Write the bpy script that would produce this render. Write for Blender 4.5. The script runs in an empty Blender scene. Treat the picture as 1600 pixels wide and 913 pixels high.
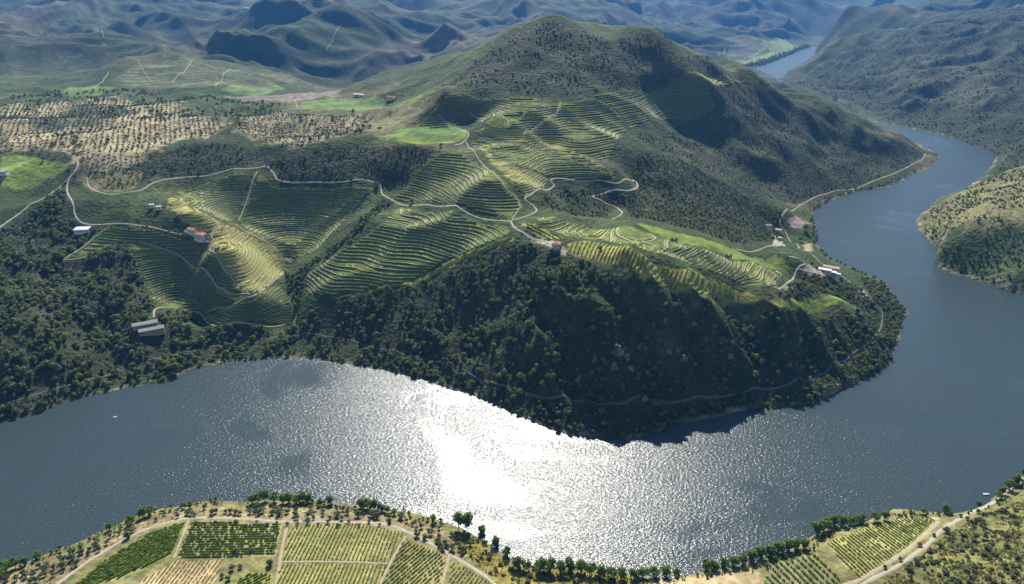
import bpy, math, random
import numpy as np
from mathutils import Vector

# ------------------------------------------------------------------ camera, sky, sun, exposure
PITCH = math.radians(24.0)
CAM_H = 360.0
scene = bpy.context.scene
C = scene.collection
cam_data = bpy.data.cameras.new('camera')
cam_data.sensor_width = 36.0
cam_data.lens = 24.0
cam_data.clip_start = 1.0
cam_data.clip_end = 40000.0
cam = bpy.data.objects.new('camera', cam_data)
cam.location = (0, 0, CAM_H)
cam.rotation_euler = (math.radians(90) - PITCH, 0, 0)
C.objects.link(cam)
scene.camera = cam

SUN_EL = math.radians(40.5)
SUN_AZ = math.radians(0.0)            # clockwise from +Y: straight ahead
world = bpy.data.worlds.new('World')
scene.world = world
world.use_nodes = True
wn = world.node_tree
sky = wn.nodes.new('ShaderNodeTexSky')
sky.sky_type = 'NISHITA'
sky.sun_disc = False
sky.sun_elevation = SUN_EL
sky.sun_rotation = SUN_AZ
sky.altitude = 200
sky.air_density = 1.2
sky.dust_density = 0.3
sky.ozone_density = 3.0
bg = wn.nodes['Background']
bg.inputs[1].default_value = 0.070
wn.links.new(sky.outputs[0], bg.inputs[0])

sun_data = bpy.data.lights.new('sun', 'SUN')
sun_data.energy = 5.0
sun_data.angle = math.radians(0.53)
sun_data.color = (1.0, 0.95, 0.86)
sun = bpy.data.objects.new('sun', sun_data)
sd = Vector((math.sin(SUN_AZ) * math.cos(SUN_EL), math.cos(SUN_AZ) * math.cos(SUN_EL), math.sin(SUN_EL)))
sun.rotation_euler = sd.to_track_quat('Z', 'Y').to_euler()
sun.location = (0, 900, 900)
C.objects.link(sun)

scene.view_settings.view_transform = 'Standard'
scene.view_settings.look = 'None'
scene.view_settings.exposure = 0.9
scene.view_settings.gamma = 1.0
scene.view_settings.use_curve_mapping = False
scene.cycles.max_bounces = 4
scene.cycles.diffuse_bounces = 1
scene.cycles.glossy_bounces = 1
scene.cycles.transparent_max_bounces = 8
scene.cycles.volume_bounces = 0
scene.cycles.caustics_reflective = False
scene.cycles.caustics_refractive = False

rng = np.random.default_rng(7)
random.seed(7)

# ------------------------------------------------------------------ survey of the place
SP, CP = math.sin(PITCH), math.cos(PITCH)
FOC = 1600 * 24.0 / 36.0


def ray(px, py):
    u = (px - 800.0) / FOC
    v = (456.5 - py) / FOC
    return u, CP + v * SP, -SP + v * CP


def pz(px, py, z):                       # a survey point of known height
    dx, dy, dz = ray(px, py)
    t = (z - CAM_H) / dz
    return (dx * t, dy * t, z)


def py_(px, py, Y):                      # a survey point of known northing
    dx, dy, dz = ray(px, py)
    t = Y / dy
    return (dx * t, Y, CAM_H + dz * t)


# shorelines (height 0)
SHORE_N = [(-900, 905), (-500, 815), (-200, 722), (0, 662), (60, 645), (130, 620), (200, 606), (255, 598), (285, 580), (350, 566), (400, 562), (465, 558),
           (520, 566), (600, 578), (680, 598), (740, 618), (800, 645), (850, 665), (895, 682), (950, 687), (1005, 685),
           (1050, 668), (1090, 655), (1140, 644), (1210, 636), (1275, 631), (1340, 602), (1393, 566), (1403, 525), (1414, 488),
           (1400, 462), (1378, 440), (1340, 424), (1297, 405), (1278, 382), (1272, 350), (1275, 328), (1300, 312), (1340, 300),
           (1380, 293), (1420, 277), (1458, 260), (1470, 246), (1455, 236), (1430, 222), (1395, 207), (1360, 194)]
SHORE_FAR_L = [(1180, 107), (1215, 94), (1250, 79), (1278, 71), (1300, 67), (1330, 61)]
SHORE_FAR_R = [(1330, 65), (1300, 70), (1272, 88), (1245, 104), (1215, 126)]
SHORE_E = [(1365, 190), (1400, 196), (1470, 211), (1540, 235), (1560, 244), (1540, 275), (1500, 300), (1452, 325), (1430, 346), (1441, 366),
           (1462, 386), (1466, 418), (1530, 440), (1600, 463), (1700, 500), (1900, 570), (2300, 700)]
SHORE_S = [(-900, 1420), (-400, 1120), (0, 892), (50, 874), (130, 843), (200, 810), (260, 793), (340, 782), (400, 777), (480, 780), (560, 792), (640, 803),
           (700, 820), (760, 845), (800, 878), (850, 890), (950, 897), (1050, 899), (1100, 892), (1170, 884), (1260, 850),
           (1300, 822), (1400, 802), (1480, 800), (1540, 788), (1570, 768), (1600, 735), (1700, 690), (1900, 690), (2300, 800)]


def shore_xy(lst):
    return np.array([pz(a, b, 0.0)[:2] for a, b in lst])


XN, XFL, XFR, XE, XS = map(shore_xy, (SHORE_N, SHORE_FAR_L, SHORE_FAR_R, SHORE_E, SHORE_S))
far_a = XFL[-1] + np.array([900., 1500.])
WATER_POLY = np.vstack([XN, XFL, [far_a], [far_a + np.array([150., -40.])], XFR, XE, XS[::-1]])

CTRL = [
    # headland crest and the slope under it (px, py, z)
    *[pz(*p) for p in [
        (800, 375, 98), (870, 386, 106), (960, 420, 110), (1090, 465, 84), (1220, 478, 64), (1330, 485, 38), (700, 410, 72), (745, 393, 86), (840, 460, 74),
        (600, 450, 49), (520, 465, 38), (475, 480, 25), (560, 400, 66), (500, 420, 50), (700, 322, 108), (620, 315, 98), (600, 300, 100),
        (760, 345, 105), (650, 380, 78), (700, 360, 92), (810, 345, 108), (750, 290, 130), (690, 230, 150), (730, 197, 155),
        (462, 500, 10), (455, 430, 34), (400, 360, 64), (260, 310, 106), (320, 350, 88), (400, 400, 62), (440, 470, 24), (440, 430, 34),
        (345, 415, 65), (388, 457, 45), (328, 390, 79), (290, 300, 100), (370, 360, 68), (430, 400, 46), (400, 270, 118), (480, 330, 80), (560, 290, 108), (500, 390, 56),
        (540, 370, 76), (490, 405, 52), (540, 220, 150), (455, 245, 135), (340, 215, 145), (620, 260, 130), (420, 265, 120), (250, 275, 118),
        (140, 295, 105), (120, 240, 130), (600, 190, 155), (450, 180, 150), (300, 165, 150), (450, 155, 140), (150, 180, 145), (0, 200, 145),
        (600, 165, 150), (650, 150, 170), (50, 270, 112), (0, 290, 102), (0, 355, 80), (60, 400, 62), (0, 440, 55), (150, 450, 44), (200, 480, 32),
        (235, 518, 22), (250, 470, 25), (320, 480, 22), (300, 430, 44), (250, 400, 59), (180, 365, 77), (120, 395, 62), (340, 505, 14), (420, 505, 12),
        (120, 540, 17), (230, 563, 6), (100, 450, 44), (170, 520, 16), (40, 470, 54), (100, 520, 34), (190, 560, 11), (-150, 420, 78), (-150, 560, 48), (-300, 300, 115),
        (1300, 550, 20), (760, 470, 52), (640, 500, 30), (560, 510, 18),
        (1240, 430, 54), (1290, 432, 40), (1300, 460, 28), (1370, 470, 15), (1380, 520, 10), (1290, 415, 26), (1270, 350, 6), (1208, 362, 18), (1250, 340, 12),
        (985, 285, 105), (970, 330, 88), (860, 300, 112), (1240, 365, 10), (1255, 385, 22),
    ]],
    # points of known northing (px, py, Y)
    *[py_(*p) for p in [
        (850, 170, 1110), (860, 110, 1240), (863, 29, 1400), (940, 56, 1420), (1015, 50, 1430), (1175, 120, 1540), (1300, 170, 1600), (1400, 212, 1600),
        (1110, 150, 1350), (1180, 220, 1300), (1260, 275, 1262), (975, 205, 1090), (1010, 225, 1085), (1100, 270, 1080), (1180, 310, 1070), (1225, 330, 1050),
        (1080, 225, 1220), (1180, 280, 1190), (1050, 180, 1280), (1000, 195, 1150), (940, 150, 1190), (980, 115, 1290), (1250, 200, 1440), (1350, 245, 1430),
        (1180, 170, 1440),
        (770, 190, 1070), (850, 225, 1020), (960, 275, 930), (740, 225, 1010), (830, 272, 900), (865, 285, 885), (760, 265, 900), (810, 300, 840), (820, 330, 795),
        (900, 330, 840), (1000, 330, 870), (1100, 350, 860), (1150, 370, 850), (1200, 380, 860), (1215, 380, 900), (1000, 385, 682), (1100, 410, 672), (1200, 440, 680),
        (1240, 400, 760), (1150, 385, 770), (1060, 365, 750), (1000, 350, 748), (920, 348, 770),
        (740, 100, 1330), (800, 50, 1400), (780, 120, 1230), (700, 150, 1150), (640, 190, 1120), (920, 215, 1020),
        (60, 150, 1650), (150, 118, 1800), (215, 93, 1900), (290, 88, 1950), (360, 105, 1950), (430, 112, 2000), (300, 140, 1650), (500, 130, 2050), (560, 150, 1800),
        (0, 68, 2600), (60, 85, 2500), (110, 118, 2200), (0, 120, 2100), (190, 25, 3200), (290, 82, 2700), (90, 90, 2750), (110, 60, 3300), (0, 30, 3900), (240, 60, 3000),
        (300, 87, 2620), (340, 55, 2900), (400, 28, 3300), (460, 20, 3700), (250, 10, 4200), (360, 100, 2350), (430, 60, 2700), (530, 35, 3000), (620, 70, 2800),
        (680, 105, 2400), (600, 125, 2100), (640, 15, 4000), (720, 50, 3500), (820, 10, 4500), (700, 75, 3000), (740, 60, 3100), (900, 50, 4300), (1000, 60, 4400),
        (1100, 85, 4000), (1170, 62, 4600), (1060, 40, 5200), (1000, 18, 5500), (1200, 30, 6000), (1300, 12, 6500), (1400, 5, 6800), (1260, 52, 5900),
        (1300, 85, 3650), (1400, 45, 3800), (1480, 18, 4200), (1400, 150, 2300), (1450, 85, 2800), (1510, 48, 3000), (1600, 40, 2800), (1550, 120, 2200), (1330, 120, 2900),
        (1480, 160, 2120), (1600, 150, 1900), (1600, 215, 1480), (1600, 260, 1200), (1540, 330, 965), (1600, 300, 1000), (1600, 360, 900), (1500, 350, 945), (1480, 393, 905),
        (1550, 400, 872), (1600, 430, 815), (1700, 300, 1000), (1700, 150, 2000), (1700, 20, 3200), (1900, 350, 950), (1480, 235, 1630),
    ]],
    # ground out of sight
    (60, 1800, 230), (-300, 1750, 170), (500, 1850, 120), (800, 1800, 60), (250, 2300, 90), (600, 2600, 60), (-200, 2300, 110), (900, 2500, 30), (300, 3200, 80),
    (700, 3200, 60), (-1000, 2250, 110), (-1500, 2200, 110), (-900, 3000, 120), (-600, 2550, 100), (-1500, 3200, 110), (-300, 3300, 90), (-1200, 3800, 120),
    (0, 3900, 110), (500, 4200, 90), (-800, 4300, 150), (1500, 3300, 150), (2000, 3000, 240), (1900, 4200, 260), (1000, 5500, 60), (-2600, 3000, 200), (-1800, 1500, 150),
    (-2500, 1800, 170), (-1200, 1000, 160), (-1400, 700, 120), (2200, 2000, 220), (1800, 1500, 150), (1700, 1100, 120), (1300, 950, 90),
    (-3500, 5000, 330), (-2000, 5200, 320), (-700, 5600, 300), (300, 6200, 280), (1200, 7000, 270), (2300, 6500, 330), (3200, 5200, 340), (4200, 4500, 360),
    (-6000, 8000, 420), (-4000, 7500, 400), (-2000, 7800, 390), (0, 8000, 400), (2000, 8300, 400), (4500, 8000, 430), (7000, 7000, 430), (-7000, 5000, 400),
    (-1800, 4300, 200), (-2700, 4000, 260),
    # the near bank
    *[pz(*p) for p in [(0, 913, 3), (200, 850, 6), (400, 850, 8), (400, 913, 12), (600, 870, 9), (800, 905, 3), (640, 820, 3), (500, 800, 4), (300, 800, 4), (1100, 910, 3),
                       (1300, 870, 6), (1400, 830, 6), (1500, 850, 13), (1600, 800, 12), (1600, 913, 28), (1500, 913, 20), (1350, 913, 9), (1200, 913, 5), (1700, 760, 10), (800, 960, 12), (1000, 960, 10)]],
    (0, 220, 26), (-300, 200, 26), (300, 200, 28), (0, 60, 60), (-500, 150, 25), (600, 200, 60), (600, 350, 40),
]


def densify(p, step):
    out = []
    for a, b in zip(p[:-1], p[1:]):
        n = max(1, int(np.linalg.norm(b - a) / step))
        for i in range(n):
            out.append(a + (b - a) * i / n)
    out.append(p[-1])
    return np.array(out)


cp = [np.array(CTRL, float)]
for poly, st in ((XN, 60), (XFL, 200), (XFR, 200), (XE, 80), (XS, 50)):
    d = densify(poly, st)
    cp.append(np.column_stack([d, np.zeros(len(d))]))
ctrl = np.vstack(cp)
# thin out near duplicates
keep = []
for i, p in enumerate(ctrl):
    if all(np.hypot(*(ctrl[j, :2] - p[:2])) > 7.0 for j in keep):
        keep.append(i)
ctrl = ctrl[keep]
SOFT = 22.0


def rbf_fit(P):
    n = len(P)
    r = np.sqrt((P[:, None, 0] - P[None, :, 0]) ** 2 + (P[:, None, 1] - P[None, :, 1]) ** 2 + SOFT ** 2)
    A = np.zeros((n + 3, n + 3))
    A[:n, :n] = r - np.eye(n) * 1.5
    A[:n, n] = 1
    A[:n, n + 1:] = P[:, :2] / 1000.0
    A[n, :n] = 1
    A[n + 1:, :n] = P[:, :2].T / 1000.0
    return np.linalg.solve(A, np.concatenate([P[:, 2], np.zeros(3)]))


W = rbf_fit(ctrl)


def rbf_eval(x, y):
    out = np.empty(len(x))
    n = len(ctrl)
    cx, cy, w = ctrl[:, 0].astype(np.float32), ctrl[:, 1].astype(np.float32), W[:n].astype(np.float64)
    for s in range(0, len(x), 20000):
        xs, ys = x[s:s + 20000].astype(np.float32), y[s:s + 20000].astype(np.float32)
        r = np.sqrt((xs[:, None] - cx) ** 2 + (ys[:, None] - cy) ** 2 + np.float32(SOFT ** 2))
        out[s:s + 20000] = r.astype(np.float64) @ w + W[n] + W[n + 1] * xs / 1000.0 + W[n + 2] * ys / 1000.0
    return out


_perm = rng.permutation(1024)
_grad = np.stack([np.cos(np.arange(1024) * 2.39996), np.sin(np.arange(1024) * 2.39996)], 1)


def perlin(x, y, seed=0):
    xi, yi = np.floor(x).astype(int), np.floor(y).astype(int)
    xf, yf = x - xi, y - yi
    u, v = xf ** 3 * (xf * (xf * 6 - 15) + 10), yf ** 3 * (yf * (yf * 6 - 15) + 10)

    def g(ix, iy, dx, dy):
        h = _perm[(ix + _perm[(iy + seed * 17) & 1023]) & 1023]
        return _grad[h, 0] * dx + _grad[h, 1] * dy
    a = g(xi, yi, xf, yf) * (1 - u) + g(xi + 1, yi, xf - 1, yf) * u
    b = g(xi, yi + 1, xf, yf - 1) * (1 - u) + g(xi + 1, yi + 1, xf - 1, yf - 1) * u
    return (a * (1 - v) + b * v) * 1.5


def fbm(x, y, lam, octv=3, seed=0):
    o, amp = 0.0, 1.0
    for k in range(octv):
        o = o + amp * perlin(x / lam, y / lam, seed + k)
        lam, amp = lam * 0.5, amp * 0.5
    return o


def inside(poly, x, y):
    res = np.zeros(len(x), bool)
    j = len(poly) - 1
    for i in range(len(poly)):
        xi, yi = poly[i]
        xj, yj = poly[j]
        if yi != yj:
            c = ((yi > y) != (yj > y)) & (x < (xj - xi) * (y - yi) / (yj - yi) + xi)
            res ^= c
        j = i
    return res


def dist_poly(poly, x, y, closed=True):
    d = np.full(len(x), 1e9)
    n = len(poly)
    for i in range(n if closed else n - 1):
        a, b = poly[i], poly[(i + 1) % n]
        ab = b - a
        L = ab @ ab
        if L < 1e-9:
            continue
        t = np.clip(((x - a[0]) * ab[0] + (y - a[1]) * ab[1]) / L, 0, 1)
        np.minimum(d, np.hypot(x - a[0] - ab[0] * t, y - a[1] - ab[1] * t), out=d)
    return d


# the terrain is surveyed on rings round the view point: fine near by, coarse far off
NA, NR = 860, 830
A0, A1 = math.radians(-56), math.radians(56)
R0, R1 = 190.0, 9500.0
ang = np.linspace(A0, A1, NA)
rad = R0 * (R1 / R0) ** (np.arange(NR) / (NR - 1))
AA, RR = np.meshgrid(ang, rad)
GX, GY = (RR * np.sin(AA)).ravel(), (RR * np.cos(AA)).ravel()


def smooth(a, b, x):
    t = np.clip((x - a) / (b - a), 0, 1)
    return t * t * (3 - 2 * t)


GZ = rbf_eval(GX, GY)
wob = np.column_stack([GX + 7 * perlin(GX / 45, GY / 45, 41), GY + 7 * perlin(GX / 45, GY / 45, 42)])
in_w = inside(WATER_POLY, wob[:, 0], wob[:, 1])
d_w = dist_poly(WATER_POLY, wob[:, 0], wob[:, 1])
far = smooth(1700, 2600, GY)
lift = smooth(5, 120, d_w)
rid = 1 - 2.4 * np.abs(perlin(GX / 170 + 0.25 * perlin(GX / 90, GY / 90, 5), GY / 170, 3))
rid2 = 1 - 2.4 * np.abs(perlin(GX / 70, GY / 70, 9))
near_bank = GY < 420 + 0 * GX
rib = 1 - 2.4 * np.abs(perlin(GX / 62 + GY / 160 + 0.3 * perlin(GX / 40, GY / 40, 6), GY / 190, 31))
cliff = smooth(690, 600, GY) * smooth(-230, -120, GX)
GZ += (1 - far) * lift * ((7.0 - 4 * cliff) * rid + 2.2 * rid2) * np.where(near_bank, 0.0, 1.0)
rib2 = 1 - 2.4 * np.abs(perlin(GX / 24 + GY / 60 + 0.4 * perlin(GX / 30, GY / 30, 8), GY / 80, 33))
GZ += cliff * smooth(4, 40, d_w) * (12.0 * (rib - 0.35) + 3.6 * (rib2 - 0.35)) * np.where(near_bank, 0.0, 1.0)
spur = smooth(-170, -260, GX) * smooth(760, 700, GY) * smooth(4, 40, d_w) * np.where(GY < 470, 0.0, 1.0)
GZ += spur * 4.5 * (1 - 2.4 * np.abs(perlin(GX / 55, GY / 90, 35)) - 0.35)
# scrub hillsides of the mountain and the east bank: gullies between sharp spurs
hw = 55 * perlin(GX / 300, GY / 300, 36)
gul = 1 - 2.4 * np.abs(perlin((GX + hw) / 190, (GY - hw) / 190, 37))
gul2 = 1 - 2.4 * np.abs(perlin((GX - hw) / 75, (GY + hw) / 75, 38))
east = smooth(830, 1000, GX) * smooth(900, 1150, GY) * smooth(4300, 3600, GY)
mtn = np.where((GX > 150) & (GX < 1000), 1.0, 0.0) * smooth(1120, 1250, GY) * smooth(1700, 1600, GY) * smooth(300, 420, GX)
GZ += smooth(10, 140, d_w) * (east * (26 * (gul - 0.35) + 8 * (gul2 - 0.35)) + mtn * (1 - east) * (13 * (gul - 0.35) + 4.5 * (gul2 - 0.35)))
wx, wy = GX + 220 * perlin(GX / 700, GY / 700, 21), GY + 220 * perlin(GX / 700, GY / 700, 22)
ridf = 1 - 2.3 * np.abs(perlin(wx / 900, wy / 900, 11))
ridf2 = 1 - 2.3 * np.abs(perlin(wx / 380, wy / 380, 13))
ridf3 = 1 - 2.3 * np.abs(perlin(wx / 160, wy / 160, 14))
GZ += far * smooth(40, 500, d_w) * (1 - east) * (72 * (ridf - 0.3) + 46 * (ridf2 - 0.3) + 15 * (ridf3 - 0.3) + 3 * (1 - 2.3 * np.abs(perlin(wx / 72, wy / 72, 16)) - 0.3) + 4 * fbm(GX, GY, 120, 2, 15))
GZ = np.where(in_w, np.minimum(GZ, -0.4 - 0.12 * np.minimum(d_w, 60)), np.maximum(GZ, 0.25 + 0.16 * np.minimum(d_w, 30)))
GZ = np.clip(GZ, -8.0, None)
GZ = np.where(GZ > 380, 380 + 50 * np.tanh((GZ - 380) / 50), GZ)
GZ2 = GZ.reshape(NR, NA)


def hz(x, y):
    x, y = np.asarray(x, float), np.asarray(y, float)
    a = np.clip((np.arctan2(x, y) - A0) / (A1 - A0) * (NA - 1), 0, NA - 1.001)
    r = np.clip(np.log(np.maximum(np.hypot(x, y), R0) / R0) / math.log(R1 / R0) * (NR - 1), 0, NR - 1.001)
    i, j = r.astype(int), a.astype(int)
    fr, fa = r - i, a - j
    return (GZ2[i, j] * (1 - fr) * (1 - fa) + GZ2[i + 1, j] * fr * (1 - fa) + GZ2[i, j + 1] * (1 - fr) * fa + GZ2[i + 1, j + 1] * fr * fa)


def ground(px, py):
    """where the line of sight of a survey pixel first meets the ground"""
    dx, dy, dz = ray(px, py)
    t = np.concatenate([np.arange(230, 2500, 1.5), np.arange(2500, 12000, 8.0)])
    z = np.maximum(hz(dx * t, dy * t), 0.0)
    below = np.nonzero(CAM_H + dz * t < z)[0]
    k = below[0] if len(below) else len(t) - 1
    k = max(k, 1)
    f0 = CAM_H + dz * t[k - 1] - z[k - 1]
    f1 = CAM_H + dz * t[k] - z[k]
    tt = t[k - 1] + (t[k] - t[k - 1]) * (f0 / (f0 - f1) if f0 != f1 else 0)
    return np.array([dx * tt, dy * tt])


def gpoly(pts):
    return np.array([ground(*p) for p in pts])

# ------------------------------------------------------------------ mesh and material helpers


def tag(o, label=None, cat=None, group=None, kind=None):
    if label:
        o['label'] = label
    if cat:
        o['category'] = cat
    if group:
        o['group'] = group
    if kind:
        o['kind'] = kind
    return o


def mesh_data(name, v, f, mats=(), fm=None, smooth_=False):
    me = bpy.data.meshes.new(name)
    me.from_pydata([tuple(map(float, p)) for p in v], [], [tuple(map(int, q)) for q in f])
    for m in mats:
        me.materials.append(m)
    if fm is not None:
        me.polygons.foreach_set('material_index', np.asarray(fm, np.int32))
    if smooth_:
        me.polygons.foreach_set('use_smooth', np.ones(len(me.polygons), bool))
    me.update()
    return me


def link(name, data, parent=None, loc=None, rz=0.0):
    o = bpy.data.objects.new(name, data)
    C.objects.link(o)
    if parent is not None:
        o.parent = parent
    if loc is not None:
        o.location = loc
    if rz:
        o.rotation_euler = (0, 0, rz)
    return o


def empty(name, loc, rz=0.0):
    o = link(name, None, None, loc, rz)
    o.empty_display_size = 1.0
    return o


class NT:
    def __init__(self, name):
        self.m = bpy.data.materials.new(name)
        self.m.use_nodes = True
        self.t = self.m.node_tree
        self.b = self.t.nodes['Principled BSDF']
        self.out = self.t.nodes['Material Output']

    def n(self, kind, **kw):
        nd = self.t.nodes.new('ShaderNode' + kind)
        for k, v in kw.items():
            setattr(nd, k, v)
        return nd

    def l(self, a, b):
        self.t.links.new(a, b)

    def math(self, op, a, b=None, clamp=False):
        nd = self.n('Math', operation=op, use_clamp=clamp)
        for i, x in enumerate((a, b)):
            if x is None:
                continue
            if hasattr(x, 'is_output'):
                self.l(x, nd.inputs[i])
            else:
                nd.inputs[i].default_value = x
        return nd.outputs[0]

    def noise(self, scale, detail=3, rough=0.55, vec=None, dist=0.0):
        nd = self.n('TexNoise')
        nd.inputs['Scale'].default_value = scale
        nd.inputs['Detail'].default_value = detail
        nd.inputs['Roughness'].default_value = rough
        nd.inputs['Distortion'].default_value = dist
        if vec is not None:
            self.l(vec, nd.inputs['Vector'])
        return nd.outputs[0]

    def maprange(self, x, a, b, c, d):
        nd = self.n('MapRange')
        self.l(x, nd.inputs[0])
        for i, q in enumerate((a, b, c, d)):
            nd.inputs[i + 1].default_value = q
        return nd.outputs[0]

    def mix(self, fac, a, b, blend='MIX'):
        nd = self.n('Mix', data_type='RGBA', blend_type=blend)
        for i, x in ((0, fac), (6, a), (7, b)):
            if hasattr(x, 'is_output'):
                self.l(x, nd.inputs[i])
            elif i == 0:
                nd.inputs[0].default_value = x
            else:
                nd.inputs[i].default_value = (*x, 1.0)
        return nd.outputs[2]

    def pos(self):
        return self.n('NewGeometry').outputs[0]

    def bump(self, h, strength, dist, normal=None):
        nd = self.n('Bump')
        nd.inputs['Strength'].default_value = strength
        nd.inputs['Distance'].default_value = dist
        self.l(h, nd.inputs['Height'])
        self.l(nd.outputs[0], self.b.inputs['Normal'])


def plain(name, col, rough=0.85, var=0.25, scale=0.6, bump=0.0):
    """one real-world colour with uneven weathering"""
    q = NT(name)
    p = q.pos()
    n = q.noise(scale, 4, 0.6, p)
    c = q.mix(q.maprange(n, 0.3, 0.7, 0, 1), tuple(x * (1 - var) for x in col), tuple(min(1, x * (1 + var)) for x in col))
    q.l(c, q.b.inputs[0])
    q.b.inputs['Roughness'].default_value = rough
    if bump:
        q.bump(n, 0.5, bump)
    return q.m


def leafy(name, dark, light, trans=0.35, per_object=True, scale=0.4):
    """leaves: two greens mixed per plant and per clump, with light passing through"""
    q = NT(name)
    p = q.pos()
    n = q.noise(scale, 3, 0.6, p)
    fac = q.maprange(n, 0.3, 0.7, 0, 1)
    if per_object:
        r = q.n('ObjectInfo').outputs['Random']
        fac = q.math('ADD', q.math('MULTIPLY', fac, 0.55), q.math('MULTIPLY', r, 0.45))
    c = q.mix(fac, dark, light)
    q.l(c, q.b.inputs[0])
    q.b.inputs['Roughness'].default_value = 0.7
    q.b.inputs['Specular IOR Level'].default_value = 0.2
    t = q.n('BsdfTranslucent')
    q.l(q.mix(1.0, c, (1.1, 1.25, 0.45), 'MULTIPLY'), t.inputs[0])
    mx = q.n('MixShader')
    mx.inputs[0].default_value = trans
    q.l(q.b.outputs[0], mx.inputs[1])
    q.l(t.outputs[0], mx.inputs[2])
    q.l(mx.outputs[0], q.out.inputs[0])
    return q.m


# ------------------------------------------------------------------ land cover of the terrain
SCRUB = (0.044, 0.066, 0.020)
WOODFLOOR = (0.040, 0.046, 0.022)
VINESOIL = (0.115, 0.145, 0.036)
VINEDARK = (0.075, 0.090, 0.036)
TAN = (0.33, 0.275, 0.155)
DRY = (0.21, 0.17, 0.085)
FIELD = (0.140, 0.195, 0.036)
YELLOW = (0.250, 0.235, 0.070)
ROCK = (0.17, 0.16, 0.15)
GRAVEL = (0.36, 0.31, 0.24)
PLOUGH = (0.17, 0.14, 0.12)

cover = np.tile(np.array(SCRUB), (len(GX), 1))
dots = np.full(len(GX), 0.75)           # how much of the ground low scrub covers
rows_s = np.zeros(len(GX))              # faint contour planting, on hills too far for single rows
rows_p = np.full(len(GX), 4.0)
big = fbm(GX, GY, 420, 3, 51)
cover *= (1 + 0.35 * np.clip(big, -1, 1))[:, None]
dry_n = smooth(0.15, 0.6, fbm(GX, GY, 260, 3, 57))[:, None]
cover = cover * (1 - 0.45 * dry_n) + np.array(DRY) * 0.45 * dry_n
# far hills: mostly scrub, planted slopes here and there
farm = smooth(1650, 1900, GY) * np.where((GX > 900) & (GY < 5000), 0.0, 1.0)
pl = smooth(0.05, 0.2, fbm(GX, GY, 900, 2, 61)) * farm
rows_s = np.maximum(rows_s, pl * 0.25)
rows_p = np.where(GY > 2300, 9.0, np.where(GY > 1650, 5.0, rows_p))
cover = cover * (1 - 0.6 * pl[:, None]) + np.array((0.085, 0.100, 0.045)) * 0.6 * pl[:, None]
farbrown = (smooth(0.25, 0.4, fbm(GX, GY, 700, 2, 66)) * smooth(2300, 2800, GY) * np.where((GX > 900) & (GY < 5000), 0.0, 1.0))[:, None]
cover = cover * (1 - farbrown) + np.array((0.15, 0.13, 0.09)) * farbrown
cover *= (1 - 0.3 * smooth(1900, 2600, GY))[:, None]
# bare rock on the steepest ground
gx_ = np.gradient(GZ2, axis=1) / (RR * (ang[1] - ang[0]))
gr_ = np.gradient(GZ2, axis=0) / np.gradient(rad)[:, None]
steep = np.sqrt(gx_ ** 2 + gr_ ** 2).ravel()
rk = (smooth(0.85, 1.35, steep) * smooth(-0.1, 0.35, fbm(GX, GY, 35, 3, 71)))[:, None] * (GY < 1800)[:, None]
cover = cover * (1 - 0.4 * rk) + np.array(ROCK) * 0.4 * rk

# the drawdown strip along the water
band = (~in_w & (d_w < 5.0)).astype(float)[:, None] * smooth(-0.5, 0.2, fbm(GX, GY, 25, 2, 73))[:, None] * (GY < 2500)[:, None]
cover = cover * (1 - band) + np.array((0.20, 0.175, 0.125)) * band


def paint(poly, col=None, dot=None, row=None, period=None, soft=4.0, strength=1.0):
    x0, y0 = poly.min(0) - soft * 3
    x1, y1 = poly.max(0) + soft * 3
    idx = np.nonzero((GX > x0) & (GX < x1) & (GY > y0) & (GY < y1))[0]
    if not len(idx):
        return
    x, y = GX[idx], GY[idx]
    d = dist_poly(poly, x, y)
    s = np.where(inside(poly, x, y), d, -d) + soft * 0.8 * perlin(x / 14, y / 14, 77)
    w = smooth(-soft * 0.5, soft * 0.5, s) * strength
    if col is not None:
        cover[idx] = cover[idx] * (1 - w[:, None]) + np.array(col) * w[:, None]
    if dot is not None:
        dots[idx] = dots[idx] * (1 - w) + dot * w
    if row is not None:
        rows_s[idx] = rows_s[idx] * (1 - w) + row * w
        rows_p[idx] = np.where(w > 0.5, period, rows_p[idx])
    return idx[w > 0.5]


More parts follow.
